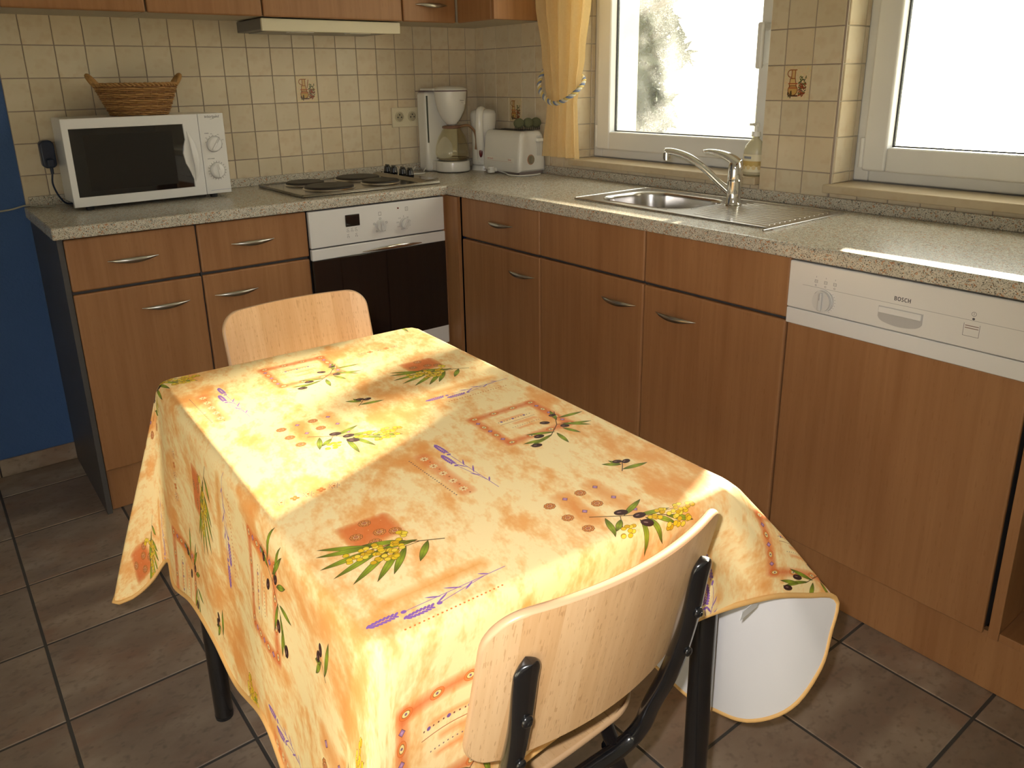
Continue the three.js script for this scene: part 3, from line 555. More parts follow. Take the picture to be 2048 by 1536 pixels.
// ---------------------------------------------------------------- microwave with basket
{
  const g = thing('microwave_oven', 'white microwave oven with dark door window and two dials on the worktop', 'microwave', [-1.829, H, 0.258]); g.rotation.y = 0.0558;
  const W = 0.532, h0 = 0.013, h1 = 0.299, dep = 0.235;
  part('case', bx(0.022, W - 0.003, h0, h1, -dep, -0.012, 0.006, 3), M.enamel, g);
  // door frame with a wave-edged window
  const dw = 0.4385, s = new THREE.Shape(); s.moveTo(0, h0); s.lineTo(dw, h0); s.lineTo(dw, h1); s.lineTo(0, h1); s.closePath();
  const wpts = [[0.02, 0.045], [0.4, 0.045], [0.4, 0.072], [0.392, 0.098], [0.379, 0.13], [0.374, 0.165], [0.379, 0.19], [0.386, 0.212], [0.384, 0.266], [0.02, 0.266]];
  const hole = new THREE.Path(); wpts.forEach((p, i) => hole[i ? 'lineTo' : 'moveTo'](...p)); hole.closePath(); s.holes.push(hole);
  const dg = extr(s, 0.014, 0.0025, 2); dg.translate(0, 0, -0.0145);
  const door = part('door', dg, M.enamel, g);
  const ws = new THREE.Shape(); wpts.forEach((p, i) => ws[i ? 'lineTo' : 'moveTo'](...p)); const wg = extr(ws, 0.004); wg.translate(0, 0, -0.009);
  part('window', wg, M.blackGlass, door, 'black glass door window with a wavy right edge');
  part('inner_screen', bx(0.06, 0.345, 0.062, 0.245, -0.0052, -0.0046, 0), std({ color: rgb(0.012, 0.011, 0.01), roughness: 0.25 }), door);
  part('door_handle', sweep([[0.394, 0.245, 0.0005], [0.406, 0.2, 0.007], [0.413, 0.15, 0.009], [0.412, 0.1, 0.007], [0.405, 0.062, 0.0005]], (t) => [0.011 * Math.sin(Math.PI * t) + 0.001, 0.006 * Math.sin(Math.PI * t) + 0.001], 26, 10, V3(1, 0, 0)), M.enamel, door);
  part('control_panel', bx(dw + 0.002, W, h0, h1, -0.0145, 0.0, 0.0025), M.enamel, g);
  const pw = W - dw - 0.008, ph = h1 - h0 - 0.008, X0 = dw + 0.006, Y0 = h0 + 0.004;
  const print = canvasTex(512, 1600, (c, w, h) => {
    c.fillStyle = '#e6e4e0'; c.fillRect(0, 0, w, h); const X = (x) => (x - X0) / pw * w, Y = (y) => h - (y - Y0) / ph * h;
    c.fillStyle = '#55545c'; c.strokeStyle = '#55545c'; c.lineCap = 'round';
    c.save(); c.translate(X(0.489), Y(0.2855)); c.font = 'italic bold 62px serif'; c.textAlign = 'center'; c.fillText('Whirlpool', 0, 10); c.lineWidth = 4; c.beginPath(); c.ellipse(20, -4, 92, 34, -0.3, -0.6, 2.4); c.stroke(); c.restore();
    c.font = 'bold 26px sans-serif'; c.textAlign = 'left'; c.fillText('POWER', X(0.457), Y(0.228)); c.fillText('AUTO SENSE', X(0.457), Y(0.138));
    c.lineWidth = 6; for (let i = 0; i < 9; i++) { const a = -2.9 + i * 0.42; c.beginPath(); c.arc(X(0.487) + Math.cos(a) * 178, Y(0.191) + Math.sin(a) * 178, 7, 0, 7); c.fill(); }
    c.font = '24px sans-serif'; ['350', '500', '650', '750'].forEach((t, i) => { const a = -2.5 + i * 0.72; c.fillText(t, X(0.487) + Math.cos(a) * 205 - 16, Y(0.191) + Math.sin(a) * 205); });
    for (let i = 0; i < 20; i++) { const a = i / 20 * Math.PI * 2; c.lineWidth = 7; c.beginPath(); c.moveTo(X(0.4875) + Math.cos(a) * 172, Y(0.096) + Math.sin(a) * 172); c.lineTo(X(0.4875) + Math.cos(a) * 198, Y(0.096) + Math.sin(a) * 198); c.stroke(); }
    c.lineWidth = 5; c.strokeStyle = '#7c7fae'; c.beginPath(); c.moveTo(X(0.456), Y(0.026)); c.lineTo(X(0.53), Y(0.026)); c.stroke();
  });
  const pg = new THREE.PlaneGeometry(pw, ph); pg.translate(X0 + pw / 2, Y0 + ph / 2, 0.0006); part('printed_panel', pg, phys({ map: print, roughness: 0.22, clearcoat: 0.5, clearcoatRoughness: 0.08 }), g);
  for (const [y, a] of [[0.191, -0.6], [0.096, 0.12]]) {
    const k = part('dial', [lathe([[0, 0.0175], [0.018, 0.017], [0.0235, 0.014], [0.0255, 0.004], [0.027, 0], [0, 0]], 36).rotateX(Math.PI / 2), bx(-0.004, 0.004, -0.022, 0.022, 0.0145, 0.0215, 0.003)], M.enamel, g); k.position.set(0.4875, y, 0.0006); k.rotation.z = a; k.scale.y = 1.1;
    part('pointer', bx(-0.0008, 0.0008, 0.004, 0.021, 0.0212, 0.022, 0), M.grey, k);
  }
  for (const [x, z] of [[0.05, -0.02], [0.47, -0.02], [0.05, -0.2], [0.47, -0.2]]) part('foot', cyl(0.014, 0.012, 0.0135, x, 0.0068, z, 16), M.blackMatt, g);
}
{
  const g = thing('wicker_basket', 'oval woven wicker basket with two upright handles on top of the microwave', 'basket', [-1.553, 1.2652, 0.125]);
  const mats = [rgb(0.36, 0.18, 0.055), rgb(0.44, 0.24, 0.08), rgb(0.27, 0.125, 0.04)].map(c => std({ color: c, roughness: 0.7 }));
  const A = (y) => 0.09 + 0.042 * Math.pow(y / 0.1, 0.9), B = (y) => 0.066 + 0.03 * Math.pow(y / 0.1, 0.9), n = 30;
  for (let r = 0; r < 15; r++) {
    const y = 0.004 + r * 0.0066, pts = [];
    for (let i = 0; i < n * 4; i++) { const a = i / (n * 4) * Math.PI * 2, o = 0.0038 * Math.cos(n / 2 * a + (r % 2) * Math.PI); pts.push([(A(y) + o) * Math.cos(a), y + 0.001 * Math.sin(7 * a + r), (B(y) + o) * Math.sin(a)]); }
    part('weaver', tube(pts, 0.0034, n * 6, 5, true), mats[r % 3], g);
  }
  const stakes = []; for (let i = 0; i < n; i++) { const a = (i + 0.5) / n * Math.PI * 2; stakes.push(tube([0, 0.05, 0.1].map(y => [A(y) * Math.cos(a), y, B(y) * Math.sin(a)]), 0.0028, 6, 5)); }
  part('stakes', stakes, mats[2], g);
  const rimP = (o, ph) => { const p = []; for (let i = 0; i < 120; i++) { const a = i / 120 * Math.PI * 2, t = a * 26 + ph; p.push([(A(0.1) + 0.004 * Math.cos(t)) * Math.cos(a), 0.103 + 0.004 * Math.sin(t), (B(0.1) + 0.004 * Math.cos(t)) * Math.sin(a)]); } return tube(p, 0.0035, 260, 5, true); };
  part('rim', [rimP(0, 0), rimP(0, Math.PI)], mats[1], g);
  part('base', cyl(0.09, 0.088, 0.006, 0, 0.003, 0, 40).scale(1, 1, 0.73), mats[2], g);
  for (const sx of [-1, 1]) {   // handles rise and lean out, wound like a cord
    const c = (t, ph) => { const q = t * Math.PI, z = -0.036 * Math.cos(q), k = Math.sin(q); return [sx * (0.128 + 0.022 * k + 0.0035 * Math.cos(t * 60 + ph)), 0.102 + 0.032 * k + 0.0035 * Math.sin(t * 60 + ph), z]; };
    const mk = (ph) => tube(Array.from({ length: 70 }, (_, i) => c(i / 69, ph)), 0.0038, 140, 5);
    part('handle', [mk(0), mk(2.1), mk(4.2)], mats[1], g);
  }
}
{ // dark blue plug adapter on the wall beside the microwave
  const g = thing('plug_adapter', 'dark blue plug adapter on the wall tiles beside the microwave', 'plug', [-1.848, 1.142, 0.0058]);
  const s = roundRect(0.044, 0.094, 0.016), q = extr(s, 0.03, 0.006, 3), m = std({ color: rgb(0.012, 0.02, 0.05), roughness: 0.4 });
  part('body', q, m, g); part('plug', [bx(-0.012, 0.012, -0.044, -0.014, 0.034, 0.062, 0.006), cyl(0.006, 0.005, 0.03, 0, -0.05, 0.05, 12)], m, g);
  part('cable', tube([[0, -0.06, 0.05], [-0.004, -0.1, 0.045], [0.012, -0.15, 0.035], [0.03, -0.172, 0.03], [0.07, -0.1725, 0.032]], 0.003, 40, 8), m, g);
}
{ // thin pale cable clipped along the blue wall
  const g = thing('thin_cable', 'thin pale cable running along the blue wall to the worktop end', 'cable', [0, 0, 0]);
  part('cable', tube([[-3.35, 0.95, 0.004], [-2.6, 0.962, 0.004], [-2.1, 0.958, 0.004], [-1.99, 0.962, 0.006], [-1.94, 0.974, 0.025], [-1.9, 0.9695, 0.05], [-1.86, 0.9695, 0.07]], 0.003, 90, 8), std({ color: rgb(0.4, 0.38, 0.3), roughness: 0.6 }), g);
}

// ---------------------------------------------------------------- coffee maker
{
  const g = thing('coffee_maker', 'white filter coffee maker with glass jug in the corner of the worktop', 'coffee maker', [-0.262, H, 0.165]);
  part('tower', bx(-0.095, 0.083, 0.0, 0.354, -0.142, -0.062, 0.018, 4), M.plasticWhite, g);
  part('base', [lathe([[0, 0.003], [0.076, 0.003], [0.0785, 0.008], [0.0775, 0.044], [0.074, 0.05], [0, 0.05]], 44), bx(-0.07, 0.07, 0.003, 0.048, -0.09, 0, 0.006)], M.plasticWhite, g);
  part('foot_ring', cyl(0.073, 0.073, 0.004, 0, 0.002, 0, 40), M.blackMatt, g);
  part('hot_plate', cyl(0.067, 0.067, 0.003, 0, 0.0505, 0, 40), std({ color: rgb(0.1, 0.09, 0.07), roughness: 0.4 }), g);
  const f = part('filter_holder', lathe([[0.0, 0.206], [0.02, 0.206], [0.024, 0.212], [0.044, 0.236], [0.06, 0.27], [0.069, 0.31], [0.0735, 0.352], [0.07, 0.356], [0, 0.356]], 44), M.plasticWhite, g);
  part('seam', [lathe([[0.0735, 0.352], [0.0755, 0.353], [0.0755, 0.356], [0.072, 0.357]], 44), bx(-0.0955, 0.0835, 0.352, 0.356, -0.143, -0.06, 0.001)], std({ color: rgb(0.16, 0.1, 0.11), roughness: 0.5 }), g);
  part('lid', [lathe([[0.0745, 0.357], [0.072, 0.366], [0.05, 0.374], [0, 0.376]], 44), bx(-0.08, 0.07, 0.355, 0.366, -0.13, -0.02, 0.005)], M.plasticWhite, g);
  const pg = new THREE.PlaneGeometry(0.036, 0.022);
  const lt = canvasTex(256, 156, (c, w, h) => { c.fillStyle = '#e4e0d6'; c.fillRect(0, 0, w, h); c.fillStyle = '#66625e'; c.textAlign = 'center'; c.font = 'bold 46px sans-serif'; c.fillText('PHILIPS', w / 2, 56); c.font = '34px serif'; c.fillText('Cucina', w / 2, 118); });
  const lm = part('lettering', pg, phys({ map: lt, roughness: 0.3 }), f); lm.position.set(0.0145, 0.308, 0.0698); lm.rotation.set(-0.14, 0.2, 0);
  part('water_gauge', bx(-0.09, -0.082, 0.13, 0.335, -0.0635, -0.0605, 0.001), std({ color: rgb(0.06, 0.07, 0.05), roughness: 0.2 }), g, 'narrow dark water gauge');
  for (const [y, s] of [[0.28, 1], [0.265, 0.7], [0.222, 0.9], [0.216, 0.6]]) { const b = part('floral_print', new THREE.SphereGeometry(0.008 * s, 10, 8).scale(1, 1.3, 0.1), std({ color: rgb(0.13, 0.045, 0.02), roughness: 0.5 }), g); b.position.set(0.062 + (1 - s) * 0.03, y, -0.0612); }
  const jugProfile = [[0.0, 0.054], [0.06, 0.054], [0.072, 0.062], [0.077, 0.082], [0.074, 0.115], [0.062, 0.152], [0.045, 0.182], [0.036, 0.196], [0.04, 0.203]];
  const jug = part('jug', lathe(jugProfile, 48), phys({ color: rgb(0.93, 0.9, 0.78), transmission: 1, thickness: 0, roughness: 0, ior: 1.5 }), g, 'empty glass jug');
  part('jug_lid', lathe([[0, 0.206], [0.03, 0.2055], [0.042, 0.202], [0.043, 0.194], [0.038, 0.192]], 40), std({ color: rgb(0.22, 0.11, 0.07), roughness: 0.4 }), jug);
  part('jug_band', lathe([[0.0705, 0.0595], [0.0725, 0.0605], [0.0735, 0.0625]], 44), std({ color: rgb(0.2, 0.12, 0.08), roughness: 0.4 }), jug);
  const hx = 0.9, hz = 0.44;
  part('jug_handle', sweep([[hx * 0.036, 0.2, hz * 0.036], [hx * 0.075, 0.203, hz * 0.075], [hx * 0.104, 0.175, hz * 0.104], [hx * 0.112, 0.13, hz * 0.112], [hx * 0.108, 0.095, hz * 0.108]], (t) => [0.019 - 0.013 * t, 0.006], 26, 10, V3(hz, 0, -hx)), std({ color: rgb(0.34, 0.19, 0.1), roughness: 0.35 }), jug, 'brown plastic jug handle');
  part('cable', tube([[-0.08, 0.02, -0.1], [-0.12, 0.006, -0.06], [-0.15, 0.004, -0.01], [-0.2, 0.004, -0.02], [-0.22, 0.004, -0.06], [-0.17, 0.006, -0.085], [-0.13, 0.02, -0.12]], 0.0033, 50, 8), M.plasticWhite, g);
}
// ---------------------------------------------------------------- kettle
{
  const g = thing('electric_kettle', 'white electric kettle with loop handle and red indicator, beside the toaster', 'kettle', [-0.108, H, 0.197]);
  g.rotation.y = Math.atan2(-0.75, 0.66);             // local +z is the side with the handle
  part('base', cyl(0.057, 0.06, 0.022, 0, 0.011, 0, 40), M.plasticWhite, g);
  part('body', lathe([[0, 0.022], [0.053, 0.022], [0.0555, 0.03], [0.054, 0.1], [0.055, 0.18], [0.06, 0.23], [0.06, 0.25], [0.054, 0.264], [0.03, 0.272], [0, 0.274]], 44), M.plasticWhite, g);
  part('spout', sweep([[0, 0.215, -0.04], [0, 0.24, -0.062], [0, 0.258, -0.07]], (t) => 0.02 - 0.008 * t, 14, 12), M.plasticWhite, g);
  const h = part('handle', sweep([[0, 0.268, 0.01], [0, 0.274, 0.045], [0, 0.262, 0.074], [0, 0.22, 0.087], [0, 0.17, 0.085], [0, 0.125, 0.073], [0, 0.08, 0.053], [0, 0.035, 0.047]], (t) => [0.011, 0.018 + 0.006 * Math.max(0, t - 0.6)], 44, 14, V3(0, 0.3, 1)), M.plasticWhite, g);
  part('indicator', new THREE.SphereGeometry(0.011, 16, 12).scale(0.75, 2.0, 0.45).translate(0, 0.082, 0.066), phys({ color: rgb(0.12, 0.006, 0.008), roughness: 0.15 }), h, 'dark red oval indicator');
}
// ---------------------------------------------------------------- toaster, its lead and the pads on it
{
  const g = thing('toaster', 'white rounded toaster with a round dial on its end, near the curtain', 'toaster', [-0.092, H, 0.4]);
  const L = 0.27, shp = new THREE.Shape();          // cross-section across x, leaning in towards the top
  shp.moveTo(-0.072, 0.012); shp.quadraticCurveTo(-0.078, 0.02, -0.077, 0.05); shp.lineTo(-0.066, 0.155); shp.quadraticCurveTo(-0.062, 0.184, -0.04, 0.186); shp.lineTo(0.04, 0.186); shp.quadraticCurveTo(0.062, 0.184, 0.066, 0.155); shp.lineTo(0.077, 0.05); shp.quadraticCurveTo(0.078, 0.02, 0.072, 0.012); shp.closePath();
  const q = extr(shp, L - 0.04, 0.02, 5); q.translate(0, 0, -L / 2 + 0.02); part('shell', q, M.plasticWhite, g);
  part('base', bx(-0.066, 0.066, 0.0, 0.014, -L / 2 + 0.012, L / 2 - 0.012, 0.004), std({ color: rgb(0.25, 0.2, 0.18), roughness: 0.5 }), g);
  for (const x of [-0.023, 0.023]) part('slot', bx(x - 0.012, x + 0.012, 0.1855, 0.1875, -0.105, 0.1, 0.0005), M.blackMatt, g);
  part('lever_track', bx(0.018, 0.042, 0.08, 0.165, 0.1325, 0.1368, 0.004), std({ color: rgb(0.6, 0.6, 0.58), roughness: 0.3 }), g);
  part('lever', bx(0.012, 0.048, 0.14, 0.156, 0.134, 0.152, 0.005), M.plasticWhite, g);
  const d = part('dial', [discZ(0.0165, 0.006, 0, 0, 0.002), bx(-0.003, 0.003, -0.013, 0.013, 0.004, 0.01, 0.002)], std({ color: rgb(0.3, 0.26, 0.17), roughness: 0.4 }), g); d.position.set(-0.012, 0.066, 0.1345); d.scale.y = 1.1;
  part('dial_ring', new THREE.TorusGeometry(0.018, 0.0022, 8, 32), std({ color: rgb(0.55, 0.3, 0.2), roughness: 0.4 }), d);
  const tt = canvasTex(1024, 96, (c, w, h) => { c.fillStyle = '#e4e0d6'; c.fillRect(0, 0, w, h); c.strokeStyle = '#b89088'; c.lineWidth = 4; c.beginPath(); c.moveTo(20, 80); c.lineTo(w - 60, 80); c.stroke(); c.fillStyle = '#b4483e'; c.font = 'bold 44px sans-serif'; c.fillText('cool touch', 24, 54); c.fillText('TEFAL', w - 230, 54); });
  const pg = new THREE.PlaneGeometry(0.2, 0.019); const tp = part('lettering', pg, phys({ map: tt, roughness: 0.3 }), g); tp.rotation.set(0, -Math.PI / 2, 0); tp.position.set(-0.0768, 0.062, 0);
  tp.rotation.order = 'YXZ'; tp.rotation.x = -0.104;
}
{
  const green = std({ color: rgb(0.11, 0.115, 0.055), roughness: 0.8 }), dark = M.blackMatt;
  [[-0.12, 0.475], [-0.075, 0.482], [-0.034, 0.486]].forEach(([x, z], i) => {
    const g = thing('dish_brush', ['round olive-green brush head on the toaster, the one over its outer edge', 'round olive-green brush head in the middle of the toaster top', 'round olive-green brush head on the toaster, half hidden by the curtain'][i], 'brush', [x, H + 0.187, z], 'brush heads on the toaster');
    g.rotation.y = 0.62 * -1;
    part('head', new THREE.SphereGeometry(0.023, 24, 16).scale(1, 0.95, 0.35).translate(0, 0.03, 0), green, g);
    const br = []; for (let k = -4; k <= 4; k++) br.push(cyl(0.0013, 0.0013, 0.02, k * 0.0042, 0.0102, 0.005 * ((k % 2) ? 1 : -1), 6));
    part('bristles', br, dark, g);
  });
}
{
  const g = thing('power_plug', 'white mains plug with its lead lying on the worktop before the toaster', 'plug', [-0.19, H, 0.36]);
  part('body', [cyl(0.016, 0.017, 0.026, 0, 0.018, 0, 20).rotateZ(0), bx(-0.012, 0.03, 0.006, 0.026, -0.012, 0.012, 0.007)], M.plasticWhite, g);
  for (const z of [-0.006, 0.008]) part('pin', tube([[-0.012, 0.02, z], [-0.034, 0.022, z]], 0.0022, 6, 8), M.chrome, g);
  part('lead', tube([[0.03, 0.014, 0.002], [0.03, 0.005, 0.06], [0.0, 0.0042, 0.13], [0.01, 0.0042, 0.19], [0.05, 0.0042, 0.205], [0.1, 0.004, 0.2], [0.125, 0.004, 0.19]], 0.0036, 50, 8), M.plasticWhite, g);
}
{ // washing-up liquid on the sill
  const g = thing('soap_bottle', 'clear pump bottle with a pale label standing on the sill beside the tap', 'bottle', [0.025, 1.0402, 1.572]);
  part('body', lathe([[0, 0], [0.036, 0], [0.039, 0.008], [0.038, 0.08], [0.034, 0.098], [0.02, 0.115], [0.012, 0.122], [0.012, 0.13], [0, 0.13]], 36).scale(0.8, 1, 1), phys({ color: rgb(0.88, 0.84, 0.66), transmission: 0.55, thickness: 0, roughness: 0.25 }), g);
  part('label', new THREE.CylinderGeometry(0.0392, 0.0396, 0.058, 36, 1, true, Math.PI * 0.75, Math.PI * 1.5).scale(0.8, 1, 1).translate(0, 0.042, 0), std({ side: THREE.DoubleSide, roughness: 0.5, map: canvasTex(512, 160, (c, w, h) => { c.fillStyle = '#e9dfc0'; c.fillRect(0, 0, w, h); c.fillStyle = '#c7a860'; c.fillRect(0, 60, w, 50); c.fillStyle = '#8d8f9a'; c.fillRect(190, 18, 90, 22); c.fillStyle = '#e0c890'; for (let i = 0; i < 9; i++) { c.beginPath(); c.arc(40 + i * 54, 118, 20, 0, 7); c.fill(); } }) }), g);
  part('collar', cyl(0.014, 0.015, 0.016, 0, 0.137, 0, 24), M.plasticWhite, g);
  part('pump', [cyl(0.004, 0.004, 0.024, 0, 0.152, 0, 12), cyl(0.009, 0.01, 0.01, 0, 0.167, 0, 20), bx(-0.034, 0.006, 0.165, 0.173, -0.006, 0.006, 0.003)], M.plasticWhite, g);
}

// ---------------------------------------------------------------- curtain, rail, tie-back, pull cord
{
  const rail = thing('curtain_rail', 'white curtain rail above the window over the sink', 'rail', [-0.06, 2.36, 0]);
  part('track', bx(-0.012, 0.012, 0, 0.022, 0.36, 1.75, 0.004), M.pvc, rail);
  for (const z of [0.45, 1.1, 1.66]) part('bracket', bx(0.008, 0.0585, 0.002, 0.03, z - 0.012, z + 0.012, 0.003), M.pvc, rail);
  const g = thing('curtain', 'apricot curtain gathered by a rope beside the window', 'curtain', [0, 0, 0]);
  const ctrl = [[2.36, 0.40, 1.02, 0.030], [2.0, 0.47, 0.95, 0.03], [1.675, 0.536, 0.865, 0.028], [1.45, 0.575, 0.83, 0.023], [1.34, 0.592, 0.805, 0.017], [1.275, 0.604, 0.785, 0.013], [1.22, 0.6, 0.79, 0.016], [1.12, 0.588, 0.80, 0.021], [1.05, 0.582, 0.808, 0.023]];
  const at = (y) => { let k = 0; while (k + 2 < ctrl.length && ctrl[k + 1][0] > y) k++; const a = ctrl[k], b = ctrl[k + 1], t = (a[0] - y) / (a[0] - b[0]), s = t * t * (3 - 2 * t); return a.map((v, i) => v + (b[i] - v) * s); };
  const NY = 110, NU = 150, pos = [], uv = [], idx = [];
  for (let j = 0; j <= NY; j++) { const y = 2.36 - 1.31 * j / NY, [, zl, zr, A] = at(y); for (let i = 0; i <= NU; i++) { const u = i / NU, w = u + 0.02 * Math.sin(u * 9 + y * 3), ph = w * Math.PI * 2 * 4.5 + 0.5 * Math.sin(y * 2.2); pos.push(-0.062 - A * 0.4 - A * (Math.sin(ph) + 0.25 * Math.sin(ph * 2 + 1)) * 0.8, y, zl + (zr - zl) * (u + 0.012 * Math.sin(ph * 2))); uv.push(u * 0.7, y); } }
  for (let j = 0; j < NY; j++) for (let i = 0; i < NU; i++) { const a = j * (NU + 1) + i, b = a + NU + 1; idx.push(a, b, a + 1, b, b + 1, a + 1); }
  const q = new THREE.BufferGeometry(); q.setAttribute('position', new THREE.Float32BufferAttribute(pos, 3)); q.setAttribute('uv', new THREE.Float32BufferAttribute(uv, 2)); q.setIndex(idx); q.computeVertexNormals();
  part('cloth', q, phys({ side: THREE.DoubleSide, roughness: 0.95, transmission: 0.4, thickness: 0, map: dataTex(256, 256, (u, v) => lerp3([240, 208, 150], [248, 222, 168], 0.6 * fbm(u, v, 64, 64, 2, 101) + 0.4 * fbm(u, v, 6, 6, 3, 103)), [0.3, 0.3]) }), g);
  const t = thing('tieback_rope', 'twisted blue and yellow rope tie-back around the curtain', 'tie-back', [0, 0, 0]);
  const c = new THREE.CatmullRomCurve3([[-0.012, 1.44, 0.572], [-0.06, 1.40, 0.578], [-0.1, 1.355, 0.59], [-0.118, 1.315, 0.618], [-0.122, 1.283, 0.66], [-0.122, 1.27, 0.70], [-0.118, 1.275, 0.745], [-0.105, 1.295, 0.785], [-0.075, 1.325, 0.805], [-0.035, 1.36, 0.79], [-0.012, 1.41, 0.65], [-0.012, 1.44, 0.58]].map(p => V3(...p)), false, 'centripetal');
  const n = 260, fr = c.computeFrenetFrames(n, false), cols = [rgb(0.22, 0.27, 0.42), rgb(0.72, 0.55, 0.2), rgb(0.75, 0.7, 0.56)];
  cols.forEach((col, k) => { const p = []; for (let i = 0; i <= n; i++) { const a = i / n * 2 * Math.PI * 19 + k * Math.PI * 2 / 3; p.push(c.getPointAt(i / n).addScaledVector(fr.normals[i], Math.cos(a) * 0.0048).addScaledVector(fr.binormals[i], Math.sin(a) * 0.0048)); } part('strand', tube(p, 0.0048, 420, 7), std({ color: col, roughness: 0.7 }), t, ['grey-blue strand', 'yellow strand', 'cream strand'][k]); });
  part('hook', [discX(0.012, 0.006, -0.009, 1.44, 0.576), tube([[-0.01, 1.44, 0.576], [-0.024, 1.438, 0.576], [-0.028, 1.45, 0.576]], 0.0025, 12, 8)], M.chrome, t);
  const k = thing('pull_cord', 'thin white cord hanging beside the corner wall cabinet', 'cord', [0, 0, 0]);
  part('cord', tube([[-0.045, 2.36, 0.5625], [-0.05, 1.9, 0.5635], [-0.05, 1.6, 0.5635], [-0.049, 1.52, 0.564]], 0.0016, 40, 6), M.plasticWhite, k);
}

// ---------------------------------------------------------------- table
const TC = [-1.665, 2.083], TN = Math.hypot(1, 0.038), TWD = [-0.038 / TN, 1 / TN], TS = [1 / TN, 0.038 / TN];   // middle, long and short directions
const toWorld = (s, w) => [TC[0] + s * TS[0] + w * TWD[0], TC[1] + s * TS[1] + w * TWD[1]];
const HW = 0.295, HL = 0.485, TOP = 0.8, CR = 0.03;
{
  const g = thing('dining_table', 'dining table with round black metal legs under the patterned cloth', 'table', [TC[0], 0, TC[1]]); g.rotation.y = Math.atan2(TWD[0], TWD[1]);
  part('tabletop', bx(-HW + 0.008, HW - 0.008, 0.765, 0.796, -HL + 0.008, HL - 0.008, 0.012, 3), M.plyEdge, g);
  part('apron', [bx(-0.26, 0.26, 0.71, 0.766, -0.42, -0.4, 0.002), bx(-0.26, 0.26, 0.71, 0.766, 0.43, 0.45, 0.002), bx(-0.265, -0.245, 0.71, 0.766, -0.42, 0.45, 0.002), bx(0.245, 0.265, 0.71, 0.766, -0.42, 0.45, 0.002)], M.black, g);
  for (const [s, w] of [[-0.272, -0.425], [0.272, -0.425], [-0.272, 0.458], [0.272, 0.458]]) {
    const l = part('leg', cyl(0.0195, 0.0195, 0.757, s, 0.3875, w, 28), M.black, g);
    part('foot', cyl(0.02, 0.019, 0.009, s, 0.0045, w, 24), M.blackMatt, l);
  }
}
